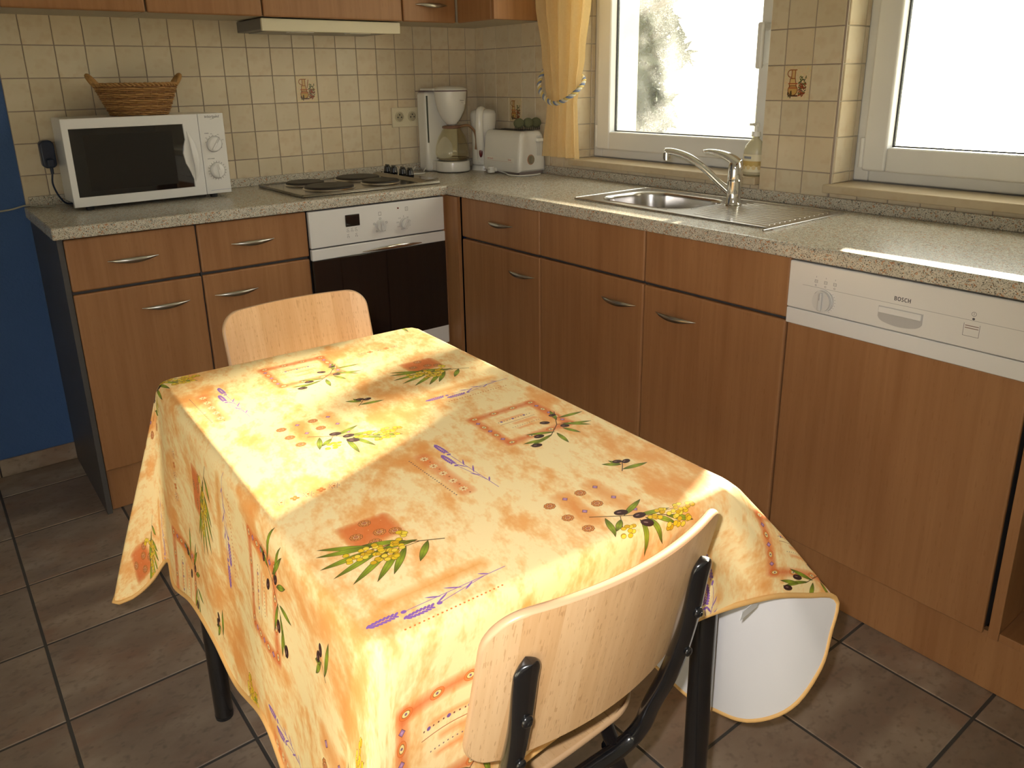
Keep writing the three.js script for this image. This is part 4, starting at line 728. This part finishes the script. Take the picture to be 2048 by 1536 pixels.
// ---------------------------------------------------------------- tablecloth print: one repeat cell of the pattern, in table metres
const LA = [0.209, 0.4705], LB = [0.3615, -0.504], LDET = LA[0] * LB[1] - LA[1] * LB[0];
const toCell = (s, w) => [(s * LB[1] - w * LB[0]) / LDET, (LA[0] * w - LA[1] * s) / LDET];
const clothTex = (() => {
  const N = 2048, c = document.createElement('canvas'); c.width = c.height = N; const x = c.getContext('2d');
  const im = x.createImageData(N, N), d = im.data, q = N / 2, low = new Float32Array(q * q * 3);
  for (let j = 0; j < q; j++) for (let i = 0; i < q; i++) {        // watercolour mottling
    const u = i / q, v = 1 - j / q, wu = u + 0.035 * (fbm(u, v, 6, 6, 3, 201) - 0.5), wv = v + 0.035 * (fbm(u, v, 6, 6, 3, 205) - 0.5);
    const a = fbm(wu, wv, 9, 9, 6, 207), b = fbm(wu, wv, 34, 34, 4, 211), e = fbm(u, v, 120, 120, 2, 215), t = sat(0.36 + (a - 0.5) * 1.8 + (b - 0.5) * 1.5 + (e - 0.5) * 0.6);
    let k = lerp3([253, 226, 166], [242, 178, 104], t); k = lerp3(k, [236, 156, 78], sat((a - 0.6) * 3.4)); low.set(k, (j * q + i) * 3);
  }
  for (let j = 0; j < N; j++) for (let i = 0; i < N; i++) { const s = ((j >> 1) * q + (i >> 1)) * 3, f = (hash(i, j, 9) - 0.5) * 7, o = (j * N + i) * 4; d[o] = low[s] + f; d[o + 1] = low[s + 1] + f; d[o + 2] = low[s + 2] + f; d[o + 3] = 255; }
  x.putImageData(im, 0, 0);
  // metres -> canvas: u = cell u * N, y = (1 - v) * N
  const ax = LB[1] / LDET * N, cx = -LB[0] / LDET * N, by = LA[1] / LDET * N, dy = -LA[0] / LDET * N;
  let ox = 0, oy = 0;
  const setT = () => x.setTransform(ax, by, cx, dy, ox, oy);      // X = ax*s + cx*w ; Y = by*s + dy*w
  const OL = '#4a2a14';
  function leaf(px, py, ang, len, wid, f1 = '#9aa828', f2 = '#566016') {
    wid *= 1.45;
    x.save(); x.translate(px, py); x.rotate(ang); x.beginPath(); x.moveTo(0, 0); x.quadraticCurveTo(len * 0.45, -wid, len, 0); x.quadraticCurveTo(len * 0.45, wid, 0, 0);
    const g = x.createLinearGradient(0, 0, len, 0); g.addColorStop(0, f2); g.addColorStop(0.55, f1); g.addColorStop(1, f2); x.fillStyle = g; x.fill(); x.strokeStyle = OL; x.lineWidth = 0.0005; x.stroke();
    x.beginPath(); x.moveTo(0, 0); x.lineTo(len * 0.95, 0); x.strokeStyle = 'rgba(60,60,20,0.6)'; x.lineWidth = 0.0004; x.stroke(); x.restore();
  }
  const line = (pts, col, w) => { x.beginPath(); pts.forEach((p, i) => i ? x.lineTo(...p) : x.moveTo(...p)); x.strokeStyle = col; x.lineWidth = w; x.stroke(); };
  const dot = (px, py, r, col) => { x.fillStyle = col; x.beginPath(); x.arc(px, py, r, 0, 7); x.fill(); };
  const ell = (px, py, rx, ry, a, col, st) => { x.fillStyle = col; x.beginPath(); x.ellipse(px, py, rx, ry, a, 0, 7); x.fill(); if (st) { x.strokeStyle = st; x.lineWidth = 0.0006; x.stroke(); } };
  const soft = (x0, y0, x1, y1, col, s, a) => { for (let k = 0; k < 14; k++) { const o = s * (1 - k / 7); x.fillStyle = `rgba(${col},${a})`; x.beginPath(); x.roundRect(x0 - o, y0 - o, x1 - x0 + 2 * o, y1 - y0 + 2 * o, Math.max(0.002, o + 0.003)); x.fill(); } };
  const olive = (px, py, a, k = 1) => { ell(px, py, 0.0085 * k, 0.0055 * k, a, '#3d1d16', '#1f0e0a'); ell(px - 0.002, py - 0.0015, 0.003 * k, 0.0012 * k, a, 'rgba(200,170,160,0.55)'); };
  const rose = (px, py) => { for (let i = 0; i < 9; i++) { const a = i / 9 * 6.283; ell(px + Math.cos(a) * 0.0052, py + Math.sin(a) * 0.0044, 0.0034, 0.003, a, '#d98a44', '#7a4420'); } ell(px, py, 0.005, 0.004, 0, '#e5a768', '#7a4420'); ell(px, py - 0.0004, 0.0026, 0.0018, 0, '#c9743a', '#6e3c58'); };
  const diamond = (px, py, r = 0.0042) => { x.save(); x.translate(px, py); x.rotate(Math.PI / 4); x.fillStyle = '#a77aa6'; x.fillRect(-r * 0.75, -r * 0.75, r * 1.5, r * 1.5); x.strokeStyle = '#7a4a3c'; x.lineWidth = 0.0006; x.strokeRect(-r * 0.75, -r * 0.75, r * 1.5, r * 1.5); x.fillStyle = '#c99ab0'; x.fillRect(-r * 0.3, -r * 0.3, r * 0.6, r * 0.6); x.restore(); };
  const medal = (px, py, a) => { ell(px, py, 0.0088, 0.0062, a, 'rgba(226,120,48,0.55)', '#d6682c'); ell(px, py, 0.0052, 0.0035, a, '#f3d68c', '#8a5a24'); ell(px, py, 0.0018, 0.0016, 0, '#8a6a7a'); };
  const balls = (cx0, cy0, rx, ry, n, sd) => { for (let i = 0; i < n; i++) { const a = hash(i, sd, 1) * 6.283, r = Math.sqrt(hash(i, sd, 2)); ell(cx0 + Math.cos(a) * r * rx, cy0 + Math.sin(a) * r * ry, 0.0042, 0.0038, 0, ['#e8c020', '#d8a818', '#f0d040'][i % 3], '#8a6a14'); } };
  function lavender(a, b, n = [0, 1]) {                            // from the flower head a to the foot of the stalk b
    const dx = b[0] - a[0], dyy = b[1] - a[1], L = Math.hypot(dx, dyy), ux = dx / L, uy = dyy / L, vx = -uy, vy = ux, P = (t, o) => [a[0] + dx * t + vx * o, a[1] + dyy * t + vy * o], col = '#8e62ae';
    for (const [k, off, t0, te] of [[0, 0.0, 0, 1], [1, n[0] * 0.011 + 0.004 * n[1], 0.22, 0.84]]) {
      line([P(t0 + 0.24, off), P((t0 + te) / 2, off * 0.8), P(te, 0)], col, 0.0009);
      for (let i = 0; i < 15; i++) { const t = t0 + i * 0.0135, w = 0.0024 + 0.0022 * Math.sin(i / 15 * 3.1); const p = P(t, off); ell(p[0] + vx * w * ((i % 2) - 0.5) * 1.2, p[1] + vy * w * ((i % 2) - 0.5) * 1.2, 0.0036, 0.0017, Math.atan2(uy, ux) + ((i % 2) - 0.5) * 1.2, col); }
      const p = P(t0 + 0.235, off); ell(p[0], p[1], 0.0035, 0.0028, 0, col);
    }
    for (const [t, o, an, l] of [[0.5, 0.002, 0.5, 0.02], [0.55, 0.0, -0.45, 0.022], [0.66, 0.003, 0.55, 0.024], [0.74, 0.0, -0.5, 0.018], [0.87, 0, 0.6, 0.014]]) { const p = P(t, o), g = Math.atan2(-uy, -ux) + an; x.save(); x.translate(...p); x.rotate(g); x.beginPath(); x.moveTo(0, 0); x.quadraticCurveTo(l * 0.5, -0.003, l, 0); x.quadraticCurveTo(l * 0.5, 0.002, 0, 0); x.fillStyle = col; x.fill(); x.restore(); }
  }
  function cell() {
    // washed orange blocks and bars
    soft(-0.225, 0.25, -0.158, 0.303, '214,104,40', 0.006, 0.1);
    soft(-0.158, -0.115, -0.138, -0.03, '226,132,62', 0.009, 0.07); soft(-0.1, -0.115, -0.08, 0.0, '226,132,62', 0.009, 0.07);
    soft(-0.25, -0.34, -0.235, -0.2, '222,112,46', 0.008, 0.07);
    soft(-0.25, 0.418, -0.11, 0.43, '226,128,56', 0.009, 0.06);
    for (const [a, b, c2, e] of [[-0.105, -0.408, 0.025, -0.398], [-0.105, -0.297, 0.025, -0.287], [-0.11, -0.408, -0.1, -0.287], [0.016, -0.408, 0.026, -0.287]]) soft(a, b, c2, e, '220,98,34', 0.007, 0.075);
    for (const [a, b, c2, e] of [[-0.07, -0.372, -0.02, -0.368], [-0.055, -0.35, -0.01, -0.345], [-0.06, -0.33, -0.03, -0.327]]) soft(a, b, c2, e, '230,140,70', 0.004, 0.06);
    // frame: medallions and diamonds round its border, dotted lines inside
    for (let i = 0; i < 7; i++) { const s = -0.1 + i * 0.0202; (i % 2 ? diamond : medal)(s, -0.403, 0); (i % 2 ? diamond : medal)(s, -0.292, 0); }
    for (let i = 1; i < 6; i++) { const w = -0.403 + i * 0.0185; (i % 2 ? diamond(-0.105, w) : medal(-0.105, w, 1.57)); (i % 2 ? diamond(0.021, w) : medal(0.021, w, 1.57)); }
    line([[-0.078, -0.356], [-0.005, -0.356]], '#a04a24', 0.0008); for (let i = 0; i < 12; i++) { dot(-0.075 + i * 0.006, -0.366, i % 4 === 1 ? 0.0024 : 0.001, i % 4 === 1 ? '#7a5a94' : '#6a3a30'); dot(-0.066 + i * 0.005, -0.336, 0.0008, '#7a5a60'); }
    // roses and diamonds
    for (const p of [[-0.175, -0.099], [-0.174, -0.061], [-0.169, -0.025], [-0.118, -0.101], [-0.118, -0.065]]) rose(...p);
    for (const p of [[-0.146, -0.101], [-0.145, -0.06], [-0.09, -0.101], [-0.088, -0.064], [-0.087, -0.023]]) diamond(...p);
    for (const p of [[-0.213, 0.28], [-0.19, 0.256], [-0.183, 0.287], [-0.165, 0.296], [-0.198, 0.305]]) rose(...p);
    for (let i = 0; i < 5; i++) { dot(-0.205 + i * 0.012, 0.262 + (i % 3) * 0.012, 0.0006, '#f0c890'); }
    // daisies and dotted line beside the upright lavender
    for (let i = 0; i < 5; i++) { const w = -0.327 + i * 0.0285; for (let k = 0; k < 8; k++) { const a = k / 8 * 6.283; ell(-0.2435 + Math.cos(a) * 0.0045, w + Math.sin(a) * 0.0045, 0.0026, 0.0014, a, '#f2d9a0'); } dot(-0.2435, w, 0.0016, '#a05a2a'); dot(-0.241, w + 0.014, 0.0015, '#b4602c'); }
    for (let i = 0; i < 24; i++) dot(-0.2655 + i * 0.0002, -0.335 + i * 0.0057, 0.0011, '#6e4a52');
    lavender([-0.206, -0.358], [-0.2, -0.186], [1, 0]);
    lavender([-0.277, 0.449], [-0.095, 0.447], [1, 0]); for (let i = 0; i < 23; i++) dot(-0.246 + i * 0.0058, 0.476, 0.0013, '#d4702c');
    // row of five small flowers
    for (let i = 0; i < 5; i++) { const s = -0.26 + i * 0.0198; if (i % 2) for (let k = 0; k < 4; k++) ell(s + Math.cos(k * 1.571 + 0.5) * 0.0038, 0.135 + Math.sin(k * 1.571 + 0.5) * 0.0038, 0.0032, 0.0026, k * 1.571, '#d98038'); else { for (let k = 0; k < 14; k++) dot(s + Math.cos(k * 0.449) * (k % 2 ? 0.0075 : 0.005), 0.135 + Math.sin(k * 0.449) * (k % 2 ? 0.0075 : 0.005), 0.0008, '#9a6a7a'); dot(s, 0.135, 0.0018, '#c06a30'); } }
    // olive sprig
    leaf(-0.012, -0.128, -2.5, 0.03, 0.006); leaf(-0.013, -0.128, -1.9, 0.022, 0.005); leaf(-0.022, -0.116, 0.15, 0.046, 0.006); line([[-0.026, -0.112], [-0.012, -0.126], [-0.004, -0.136]], OL, 0.0012); olive(-0.011, -0.139, 0.3, 0.9); olive(0.001, -0.132, -0.2, 0.9);
    // mimosa with fanned leaves
    for (const [px, py, a, l] of [[-0.2, 0.315, -2.62, 0.075], [-0.205, 0.312, -2.85, 0.07], [-0.21, 0.318, 3.12, 0.068], [-0.195, 0.322, 2.85, 0.08], [-0.19, 0.33, 2.62, 0.078], [-0.18, 0.335, 2.42, 0.07], [-0.17, 0.335, 2.3, 0.06], [-0.165, 0.325, -2.7, 0.055], [-0.142, 0.342, 2.3, 0.045], [-0.152, 0.332, -2.95, 0.05]]) leaf(px, py, a, l, 0.0065);
    line([[-0.122, 0.351], [-0.15, 0.337], [-0.18, 0.322], [-0.215, 0.316]], '#5a3a1a', 0.0016); line([[-0.15, 0.337], [-0.2, 0.335]], '#5a3a1a', 0.001);
    balls(-0.222, 0.318, 0.028, 0.013, 20, 5); balls(-0.192, 0.334, 0.022, 0.012, 16, 6); balls(-0.168, 0.312, 0.016, 0.011, 10, 7); balls(-0.205, 0.344, 0.018, 0.009, 10, 8);
    // olives with mimosa
    line([[-0.15, -0.045], [-0.115, -0.022], [-0.08, 0.0], [-0.035, 0.03]], '#5a3a1a', 0.0015); line([[-0.115, -0.022], [-0.135, 0.005]], '#5a3a1a', 0.001); line([[-0.08, 0], [-0.03, 0.01]], '#5a3a1a', 0.001);
    for (const [px, py, a, l] of [[-0.135, -0.03, 1.95, 0.045], [-0.11, -0.02, -0.35, 0.05], [-0.1, -0.01, 0.25, 0.055], [-0.085, 0.0, 0.75, 0.05], [-0.09, 0.0, 1.25, 0.055], [-0.1, 0.0, 1.65, 0.06], [-0.06, 0.015, 0.55, 0.05], [-0.12, -0.015, 2.5, 0.03]]) leaf(px, py, a, l, 0.006);
    balls(-0.055, 0.004, 0.03, 0.011, 16, 11); balls(-0.04, 0.03, 0.025, 0.011, 14, 12); balls(-0.128, 0.012, 0.013, 0.013, 9, 13); balls(-0.022, 0.016, 0.02, 0.008, 8, 14);
    olive(-0.108, -0.028, 0.3, 1.15); olive(-0.093, -0.008, 0.1, 1.1); olive(-0.094, 0.012, 0.7, 1.25);
    // olive branch lying over the corner of the frame
    line([[-0.085, -0.262], [-0.035, -0.272], [0.0, -0.3], [0.03, -0.345]], '#5a3a1a', 0.0014); line([[0, -0.3], [0.045, -0.28]], '#5a3a1a', 0.001);
    for (const [px, py, a, l] of [[-0.03, -0.275, 2.9, 0.055], [-0.02, -0.28, -2.75, 0.05], [-0.02, -0.275, 1.75, 0.04], [0.005, -0.295, 0.35, 0.055], [0.01, -0.3, 0.75, 0.05], [0.012, -0.315, -1.2, 0.04], [0.02, -0.32, 0.1, 0.05], [0.0, -0.285, 1.2, 0.035], [-0.05, -0.268, 3.3, 0.04]]) leaf(px, py, a, l, 0.0055);
    olive(-0.075, -0.258, 0.2, 1.05); olive(-0.052, -0.282, 0.1, 1.05); olive(-0.012, -0.318, 0.5, 1); olive(0.018, -0.335, 0, 0.8); olive(0.008, -0.288, 0.6, 0.9);
  }
  for (let i = -2; i <= 2; i++) for (let j = -2; j <= 2; j++) { ox = i * N; oy = j * N; setT(); cell(); }
  const t = new THREE.CanvasTexture(c); t.colorSpace = THREE.SRGBColorSpace; t.wrapS = t.wrapT = THREE.RepeatWrapping; t.magFilter = THREE.LinearFilter; return t;
})();
const hemLoop = [];
{
  const g = thing('tablecloth', 'orange and cream tablecloth printed with olives, mimosa and lavender', 'tablecloth', [0, 0, 0]);
  const a = HW - CR, b = HL - CR, m = CR * Math.SQRT1_2;
  const anchors = [   // [edge s, edge w, hem x, y, z]
    [-a, -HL, -1.935, 0.45, 1.552], [-a - m, -b - m, -2.081, 0.362, 1.594], [-a - m - 0.003, -b - m + 0.004, -2.06, 0.362, 1.622], [-a - m - 0.005, -b - m + 0.008, -2.019, 0.386, 1.629], [-HW, -b, -1.982, 0.43, 1.641],
    [-HW, -0.40, -1.996, 0.431, 1.741], [-HW, -0.29, -2.0, 0.483, 1.893], [-HW, -0.15, -2.0, 0.481, 2.009], [-HW, -0.02, -2.0, 0.46, 2.11], [-HW, 0.09, -2.005, 0.503, 2.247], [-HW, 0.2, -2.01, 0.483, 2.327], [-HW, 0.38, -2.03, 0.46, 2.47],
    [-HW, b, -2.05, 0.44, 2.58], [-a - m, b + m, -2.055, 0.42, 2.632], [-a, HL, -2.0, 0.46, 2.616], [-0.18, HL, -1.88, 0.53, 2.576], [0, HL, -1.70, 0.56, 2.574], [0.14, HL, -1.57, 0.6, 2.584],
    [0.19, HL, -1.512, 0.642, 2.61, 0.194, 0.68], [0.245, HL, -1.376, 0.625, 2.63, 0.3, 0.70], [a, HL, -1.276, 0.588, 2.64, 0.385, 0.70], [a + m, b + m, -1.203, 0.553, 2.65, 0.455, 0.68], [a + m + 0.003, b + m - 0.004, -1.222, 0.50, 2.656, 0.51, 0.66], [a + m + 0.006, b + m - 0.009, -1.25, 0.448, 2.66, 0.56, 0.64], [HW, b, -1.29, 0.382, 2.641, 0.62, 0.6],
    [HW, 0.42, -1.325, 0.34, 2.592, 0.67, 0.53], [HW, 0.36, -1.34, 0.328, 2.533, 0.7, 0.45], [HW, 0.28, -1.345, 0.325, 2.447, 0.715, 0.34], [HW, 0, -1.335, 0.4, 2.07], [HW, -0.3, -1.32, 0.42, 1.77],
    [HW, -b, -1.29, 0.42, 1.6], [a + m, -b - m, -1.225, 0.4, 1.52], [a, -HL, -1.33, 0.44, 1.556], [0.1, -HL, -1.55, 0.5, 1.574], [-0.15, -HL, -1.79, 0.5, 1.572]];
  const K = anchors.length, loop = [];
  const cr = (p0, p1, p2, p3, t) => 0.5 * (2 * p1 + (p2 - p0) * t + (2 * p0 - 5 * p1 + 4 * p2 - p3) * t * t + (3 * p1 - p0 - 3 * p2 + p3) * t * t * t);
  const out = (s, w) => { const ds = Math.max(0, Math.abs(s) - a), dw = Math.max(0, Math.abs(w) - b), L = Math.hypot(ds, dw) || 1; return [Math.sign(s) * ds / L, Math.sign(w) * dw / L]; };
  for (const A of anchors) if (A.length < 7) { const o = out(A[0], A[1]), e = toWorld(A[0], A[1]), L = Math.hypot(A[2] - e[0], A[3] - TOP, A[4] - e[1]); A.push(A[0] + o[0] * L, A[1] + o[1] * L); }   // where the hem lies on the flat cloth
  for (let k = 0; k < K; k++) {
    const A = anchors[k], B = anchors[(k + 1) % K], Z = anchors[(k + K - 1) % K], Y = anchors[(k + 2) % K], n = Math.max(6, Math.round(Math.hypot(A[2] - B[2], A[3] - B[3], A[4] - B[4]) / 0.014));
    for (let i = 0; i < n; i++) { const t = i / n; loop.push({ s: A[0] + (B[0] - A[0]) * t, w: A[1] + (B[1] - A[1]) * t, us: A[5] + (B[5] - A[5]) * t, uw: A[6] + (B[6] - A[6]) * t, h: V3(cr(Z[2], A[2], B[2], Y[2], t), cr(Z[3], A[3], B[3], Y[3], t), cr(Z[4], A[4], B[4], Y[4], t)) }); }
  }
  const N = loop.length, pos = [], uv = [], idx = [], RT = 14, RB = 7, RD = 20, rows = RT + RB + RD;
  for (const p of loop) { p.o = out(p.s, p.w); p.b0 = [p.s - p.o[0] * 0.016, p.w - p.o[1] * 0.016]; const a0 = toWorld(p.s + p.o[0] * 0.004, p.w + p.o[1] * 0.004), q0 = toWorld(...p.b0); p.A = V3(a0[0], TOP, a0[1]); p.B = V3(q0[0], TOP, q0[1]); p.C = p.A.clone().lerp(p.h, Math.min(0.14, 0.028 / p.A.distanceTo(p.h))); }
  const put = (v, s, w) => { pos.push(v.x, v.y, v.z); uv.push(...toCell(s, w)); };
  for (let r = 0; r < RT; r++) for (const p of loop) { const k = r / RT, s = p.b0[0] * k, w = p.b0[1] * k, q = toWorld(s, w); put(V3(q[0], TOP, q[1]), s, w); }
  for (let r = 0; r <= RB; r++) for (const p of loop) { const t = r / RB, v = p.B.clone().multiplyScalar((1 - t) ** 2).addScaledVector(p.A, 2 * t * (1 - t)).addScaledVector(p.C, t * t), e = -0.016 + t * 0.046; put(v, p.s + p.o[0] * e, p.w + p.o[1] * e); }
  for (let r = 1; r <= RD; r++) for (const p of loop) {
    const t = r / RD, L = p.C.distanceTo(p.h), v = p.C.clone().lerp(p.h, t), near = p.w > HL - 0.001 && p.s > 0.08 ? sat((p.s - 0.08) / 0.06) * sat((0.26 - p.s) / 0.06) : 0;
    const wob = (0.004 * Math.sin(t * 3.14) + 0.013 * near * Math.sin(t * 2.9)) * Math.sin(p.w * 23 + p.s * (31 + 26 * near) + t * 2 + 2.2 * near), q = toWorld(p.o[0], p.o[1]);
    v.x += (q[0] - TC[0]) * wob; v.z += (q[1] - TC[1]) * wob; const es = p.s + p.o[0] * 0.03, ew = p.w + p.o[1] * 0.03; put(v, es + (p.us - es) * t, ew + (p.uw - ew) * t);
  }
  for (let r = 0; r < rows; r++) for (let i = 0; i < N; i++) { const p = r * N + i, q = r * N + (i + 1) % N; if (r) idx.push(p, q, p + N); idx.push(q, q + N, p + N); }
  const geo = new THREE.BufferGeometry(); geo.setAttribute('position', new THREE.Float32BufferAttribute(pos, 3)); geo.setAttribute('uv', new THREE.Float32BufferAttribute(uv, 2)); geo.setIndex(idx); geo.computeVertexNormals();
  const nm = geo.attributes.normal; let up = nm.getY(3 * N); const flip = up < 0; if (flip) { for (let i = 0; i < idx.length; i += 3) [idx[i + 1], idx[i + 2]] = [idx[i + 2], idx[i + 1]]; geo.setIndex(idx); geo.computeVertexNormals(); }
  for (let i = 0; i < N * 2; i++) geo.attributes.normal.setXYZ(i, 0, 1, 0);
  part('printed_face', geo, phys({ map: clothTex, roughness: 0.62, side: THREE.DoubleSide }), g);
  const back = geo.clone(), bp = back.attributes.position; for (let i = 0; i < bp.count; i++) bp.setXYZ(i, bp.getX(i) - geo.attributes.normal.getX(i) * 0.0016, bp.getY(i) - geo.attributes.normal.getY(i) * 0.0016, bp.getZ(i) - geo.attributes.normal.getZ(i) * 0.0016);
  part('white_backing', back, std({ color: rgb(0.78, 0.76, 0.76), roughness: 0.6, side: THREE.DoubleSide }), g, 'plain white underside of the cloth');
  part('hem_binding', tube(loop.filter((p, i) => i % 2 === 0).map(p => p.h), 0.0042, N, 8, true), std({ color: rgb(0.78, 0.46, 0.16), roughness: 0.6 }), g, 'orange-yellow binding along the hem');
  const tag = part('care_label', bx(-0.024, 0.024, -0.012, 0.004, -0.0006, 0.0006, 0), M.white, g); tag.position.set(-1.4, 0.616, 2.622); tag.rotation.set(0.15, 0.1, -0.06);
}

// ---------------------------------------------------------------- chairs: bent plywood back and seat on black tube
function bentPanel(W, Hh, r, t, bend) {             // rounded rectangle of ply, bend(x, y) -> z of its mid-surface; W, Hh half sizes
  const NX = 44, NY = 26, pos = [], idx = [], uv = [], half = (y) => { const d = Math.abs(y) - (Hh - r); return d > 0 ? W - r + Math.sqrt(Math.max(0, r * r - d * d)) : W; };
  const ys = []; for (let j = 0; j <= NY; j++) ys.push(-Hh * Math.cos(j / NY * Math.PI) * 0.35 + 0.65 * Hh * (2 * j / NY - 1));
  const surf = (x, y, o) => { const e = 1e-3, dx = (bend(x + e, y) - bend(x - e, y)) / (2 * e), dy = (bend(x, y + e) - bend(x, y - e)) / (2 * e), n = V3(-dx, -dy, 1).normalize(); return V3(x, y, bend(x, y)).addScaledVector(n, o); };
  for (const sgn of [1, -1]) { const base = pos.length / 3; for (const y of ys) for (let i = 0; i <= NX; i++) { const hw = half(y), k = 1 - 0.003 / W, x = hw * k * (2 * i / NX - 1), v = surf(x, y * k, sgn * t / 2); pos.push(v.x, v.y, v.z); uv.push(x, y); }
    for (let j = 0; j < NY; j++) for (let i = 0; i < NX; i++) { const p = base + j * (NX + 1) + i, q = p + NX + 1; sgn > 0 ? idx.push(p, p + 1, q, p + 1, q + 1, q) : idx.push(p, q, p + 1, p + 1, q, q + 1); } }
  const face = new THREE.BufferGeometry(); face.setAttribute('position', new THREE.Float32BufferAttribute(pos, 3)); face.setAttribute('uv', new THREE.Float32BufferAttribute(uv, 2)); face.setIndex(idx); face.computeVertexNormals();
  const rim = roundRect(W * 2, Hh * 2, r).getSpacedPoints(160), ep = [], ei = [], eu = [], S = 8;
  rim.pop();
  rim.forEach((p) => { const nx = p.x - Math.max(-(W - r), Math.min(W - r, p.x)), ny = p.y - Math.max(-(Hh - r), Math.min(Hh - r, p.y)), L = Math.hypot(nx, ny) || 1; for (let k = 0; k <= S; k++) { const a = (k / S - 0.5) * Math.PI, q = 0.0035 * (1 - Math.cos(a)), v = surf(p.x - nx / L * q, p.y - ny / L * q, t / 2 * Math.sin(a)); ep.push(v.x, v.y, v.z); eu.push(p.x, p.y); } });
  const R = rim.length; for (let i = 0; i < R; i++) for (let k = 0; k < S; k++) { const p = i * (S + 1) + k, q = ((i + 1) % R) * (S + 1) + k; ei.push(p, q, p + 1, q, q + 1, p + 1); }
  const edge = new THREE.BufferGeometry(); edge.setAttribute('position', new THREE.Float32BufferAttribute(ep, 3)); edge.setAttribute('uv', new THREE.Float32BufferAttribute(eu, 2)); edge.setIndex(ei); edge.computeVertexNormals();
  return [norm(face), norm(edge)];
}
function makeChair(label, pos, turn) {               // faces -z; origin on the floor below the back
  const g = thing('school_chair', label, 'chair', pos); g.rotation.y = turn;
  const [bf, be] = bentPanel(0.183, 0.115, 0.044, 0.011, (x, y) => -0.037 * (x / 0.183) ** 2 + y * 0.245);
  const back = part('backrest', bf, M.ply, g); back.position.set(0, 0.749, 0.065);
  part('edge', be, M.plyEdge, back, 'rounded bare edge of the plywood');
  const [sf, se] = bentPanel(0.185, 0.19, 0.07, 0.011, (x, y) => 0.012 * (x / 0.185) ** 2 + (y > 0.1 ? -1.2 * (y - 0.1) ** 2 : 0));
  const seat = part('seat', sf, M.ply, g); seat.rotation.x = -Math.PI / 2; seat.position.set(0, 0.482, -0.235);
  part('edge', se, M.plyEdge, seat);
  const z = (y) => -0.022 + (y - 0.47) * 0.325, S = 0.138;
  const P = (s) => [[s * S, 0.802, 0.0705], [s * S, 0.77, 0.064], [s * S, 0.70, 0.052], [s * S, 0.60, z(0.6) + 0.004], [s * S, 0.53, z(0.53)], [s * S, 0.485, z(0.485)], [s * (S - 0.008), 0.46, -0.027], [s * (S - 0.032), 0.449, -0.031], [s * 0.06, 0.449, -0.032]];
  const flat = (t) => { const k = Math.min(t, 1 - t) / 0.16; const m = sat(k); return [0.006 + 0.0065 * m, 0.0188 - 0.0062 * m - (k < 0.12 ? 0.0186 * (1 - Math.sqrt(1 - (1 - k / 0.12) ** 2)) : 0)]; };
  part('back_frame', sweep([...P(-1), [0, 0.45, -0.032], ...P(1).reverse()], flat, 300, 16, V3(0, 0.25, 1), true), M.black, g);
  for (const s of [-1, 1]) {
    part('side_rail', tube([[s * 0.1, 0.45, -0.032], [s * 0.13, 0.452, -0.1], [s * 0.14, 0.455, -0.25], [s * 0.14, 0.455, -0.37]], 0.0115, 30, 12), M.black, g);
    for (const pts of [[[s * 0.14, 0.455, -0.36], [s * 0.15, 0.42, -0.385], [s * 0.165, 0.2, -0.4], [s * 0.17, 0.008, -0.41]], [[s * 0.1, 0.45, -0.045], [s * 0.115, 0.4, -0.035], [s * 0.16, 0.2, 0.05], [s * 0.185, 0.008, 0.12]]]) {
      const l = part('leg', tube(pts, 0.0118, 30, 12), M.black, g); const e = pts[3]; part('foot', cyl(0.014, 0.015, 0.014, e[0], 0.007, e[2], 16), M.blackMatt, l);
    }
    const bl = part('bolt', [new THREE.SphereGeometry(0.0075, 16, 10).scale(1, 1, 0.5), cyl(0.003, 0.003, 0.002, 0, 0, 0, 6).rotateX(Math.PI / 2).translate(0, 0, 0.0038)], M.black, g); bl.position.set(s * S, 0.722, 0.0668);
    const b2 = part('bolt', new THREE.SphereGeometry(0.0065, 16, 10).scale(1, 1, 0.5), M.black, g); b2.position.set(s * S, 0.655, 0.055);
  }
  return g;
}
makeChair('pale plywood school chair on black tube at the table end away from the oven', [-1.719, 0, 2.60], 0);
makeChair('school chair of pale plywood facing the oven end of the table, cabinets right behind it', [-1.573, 0, 1.493], Math.PI);

renderer.render(scene, camera);
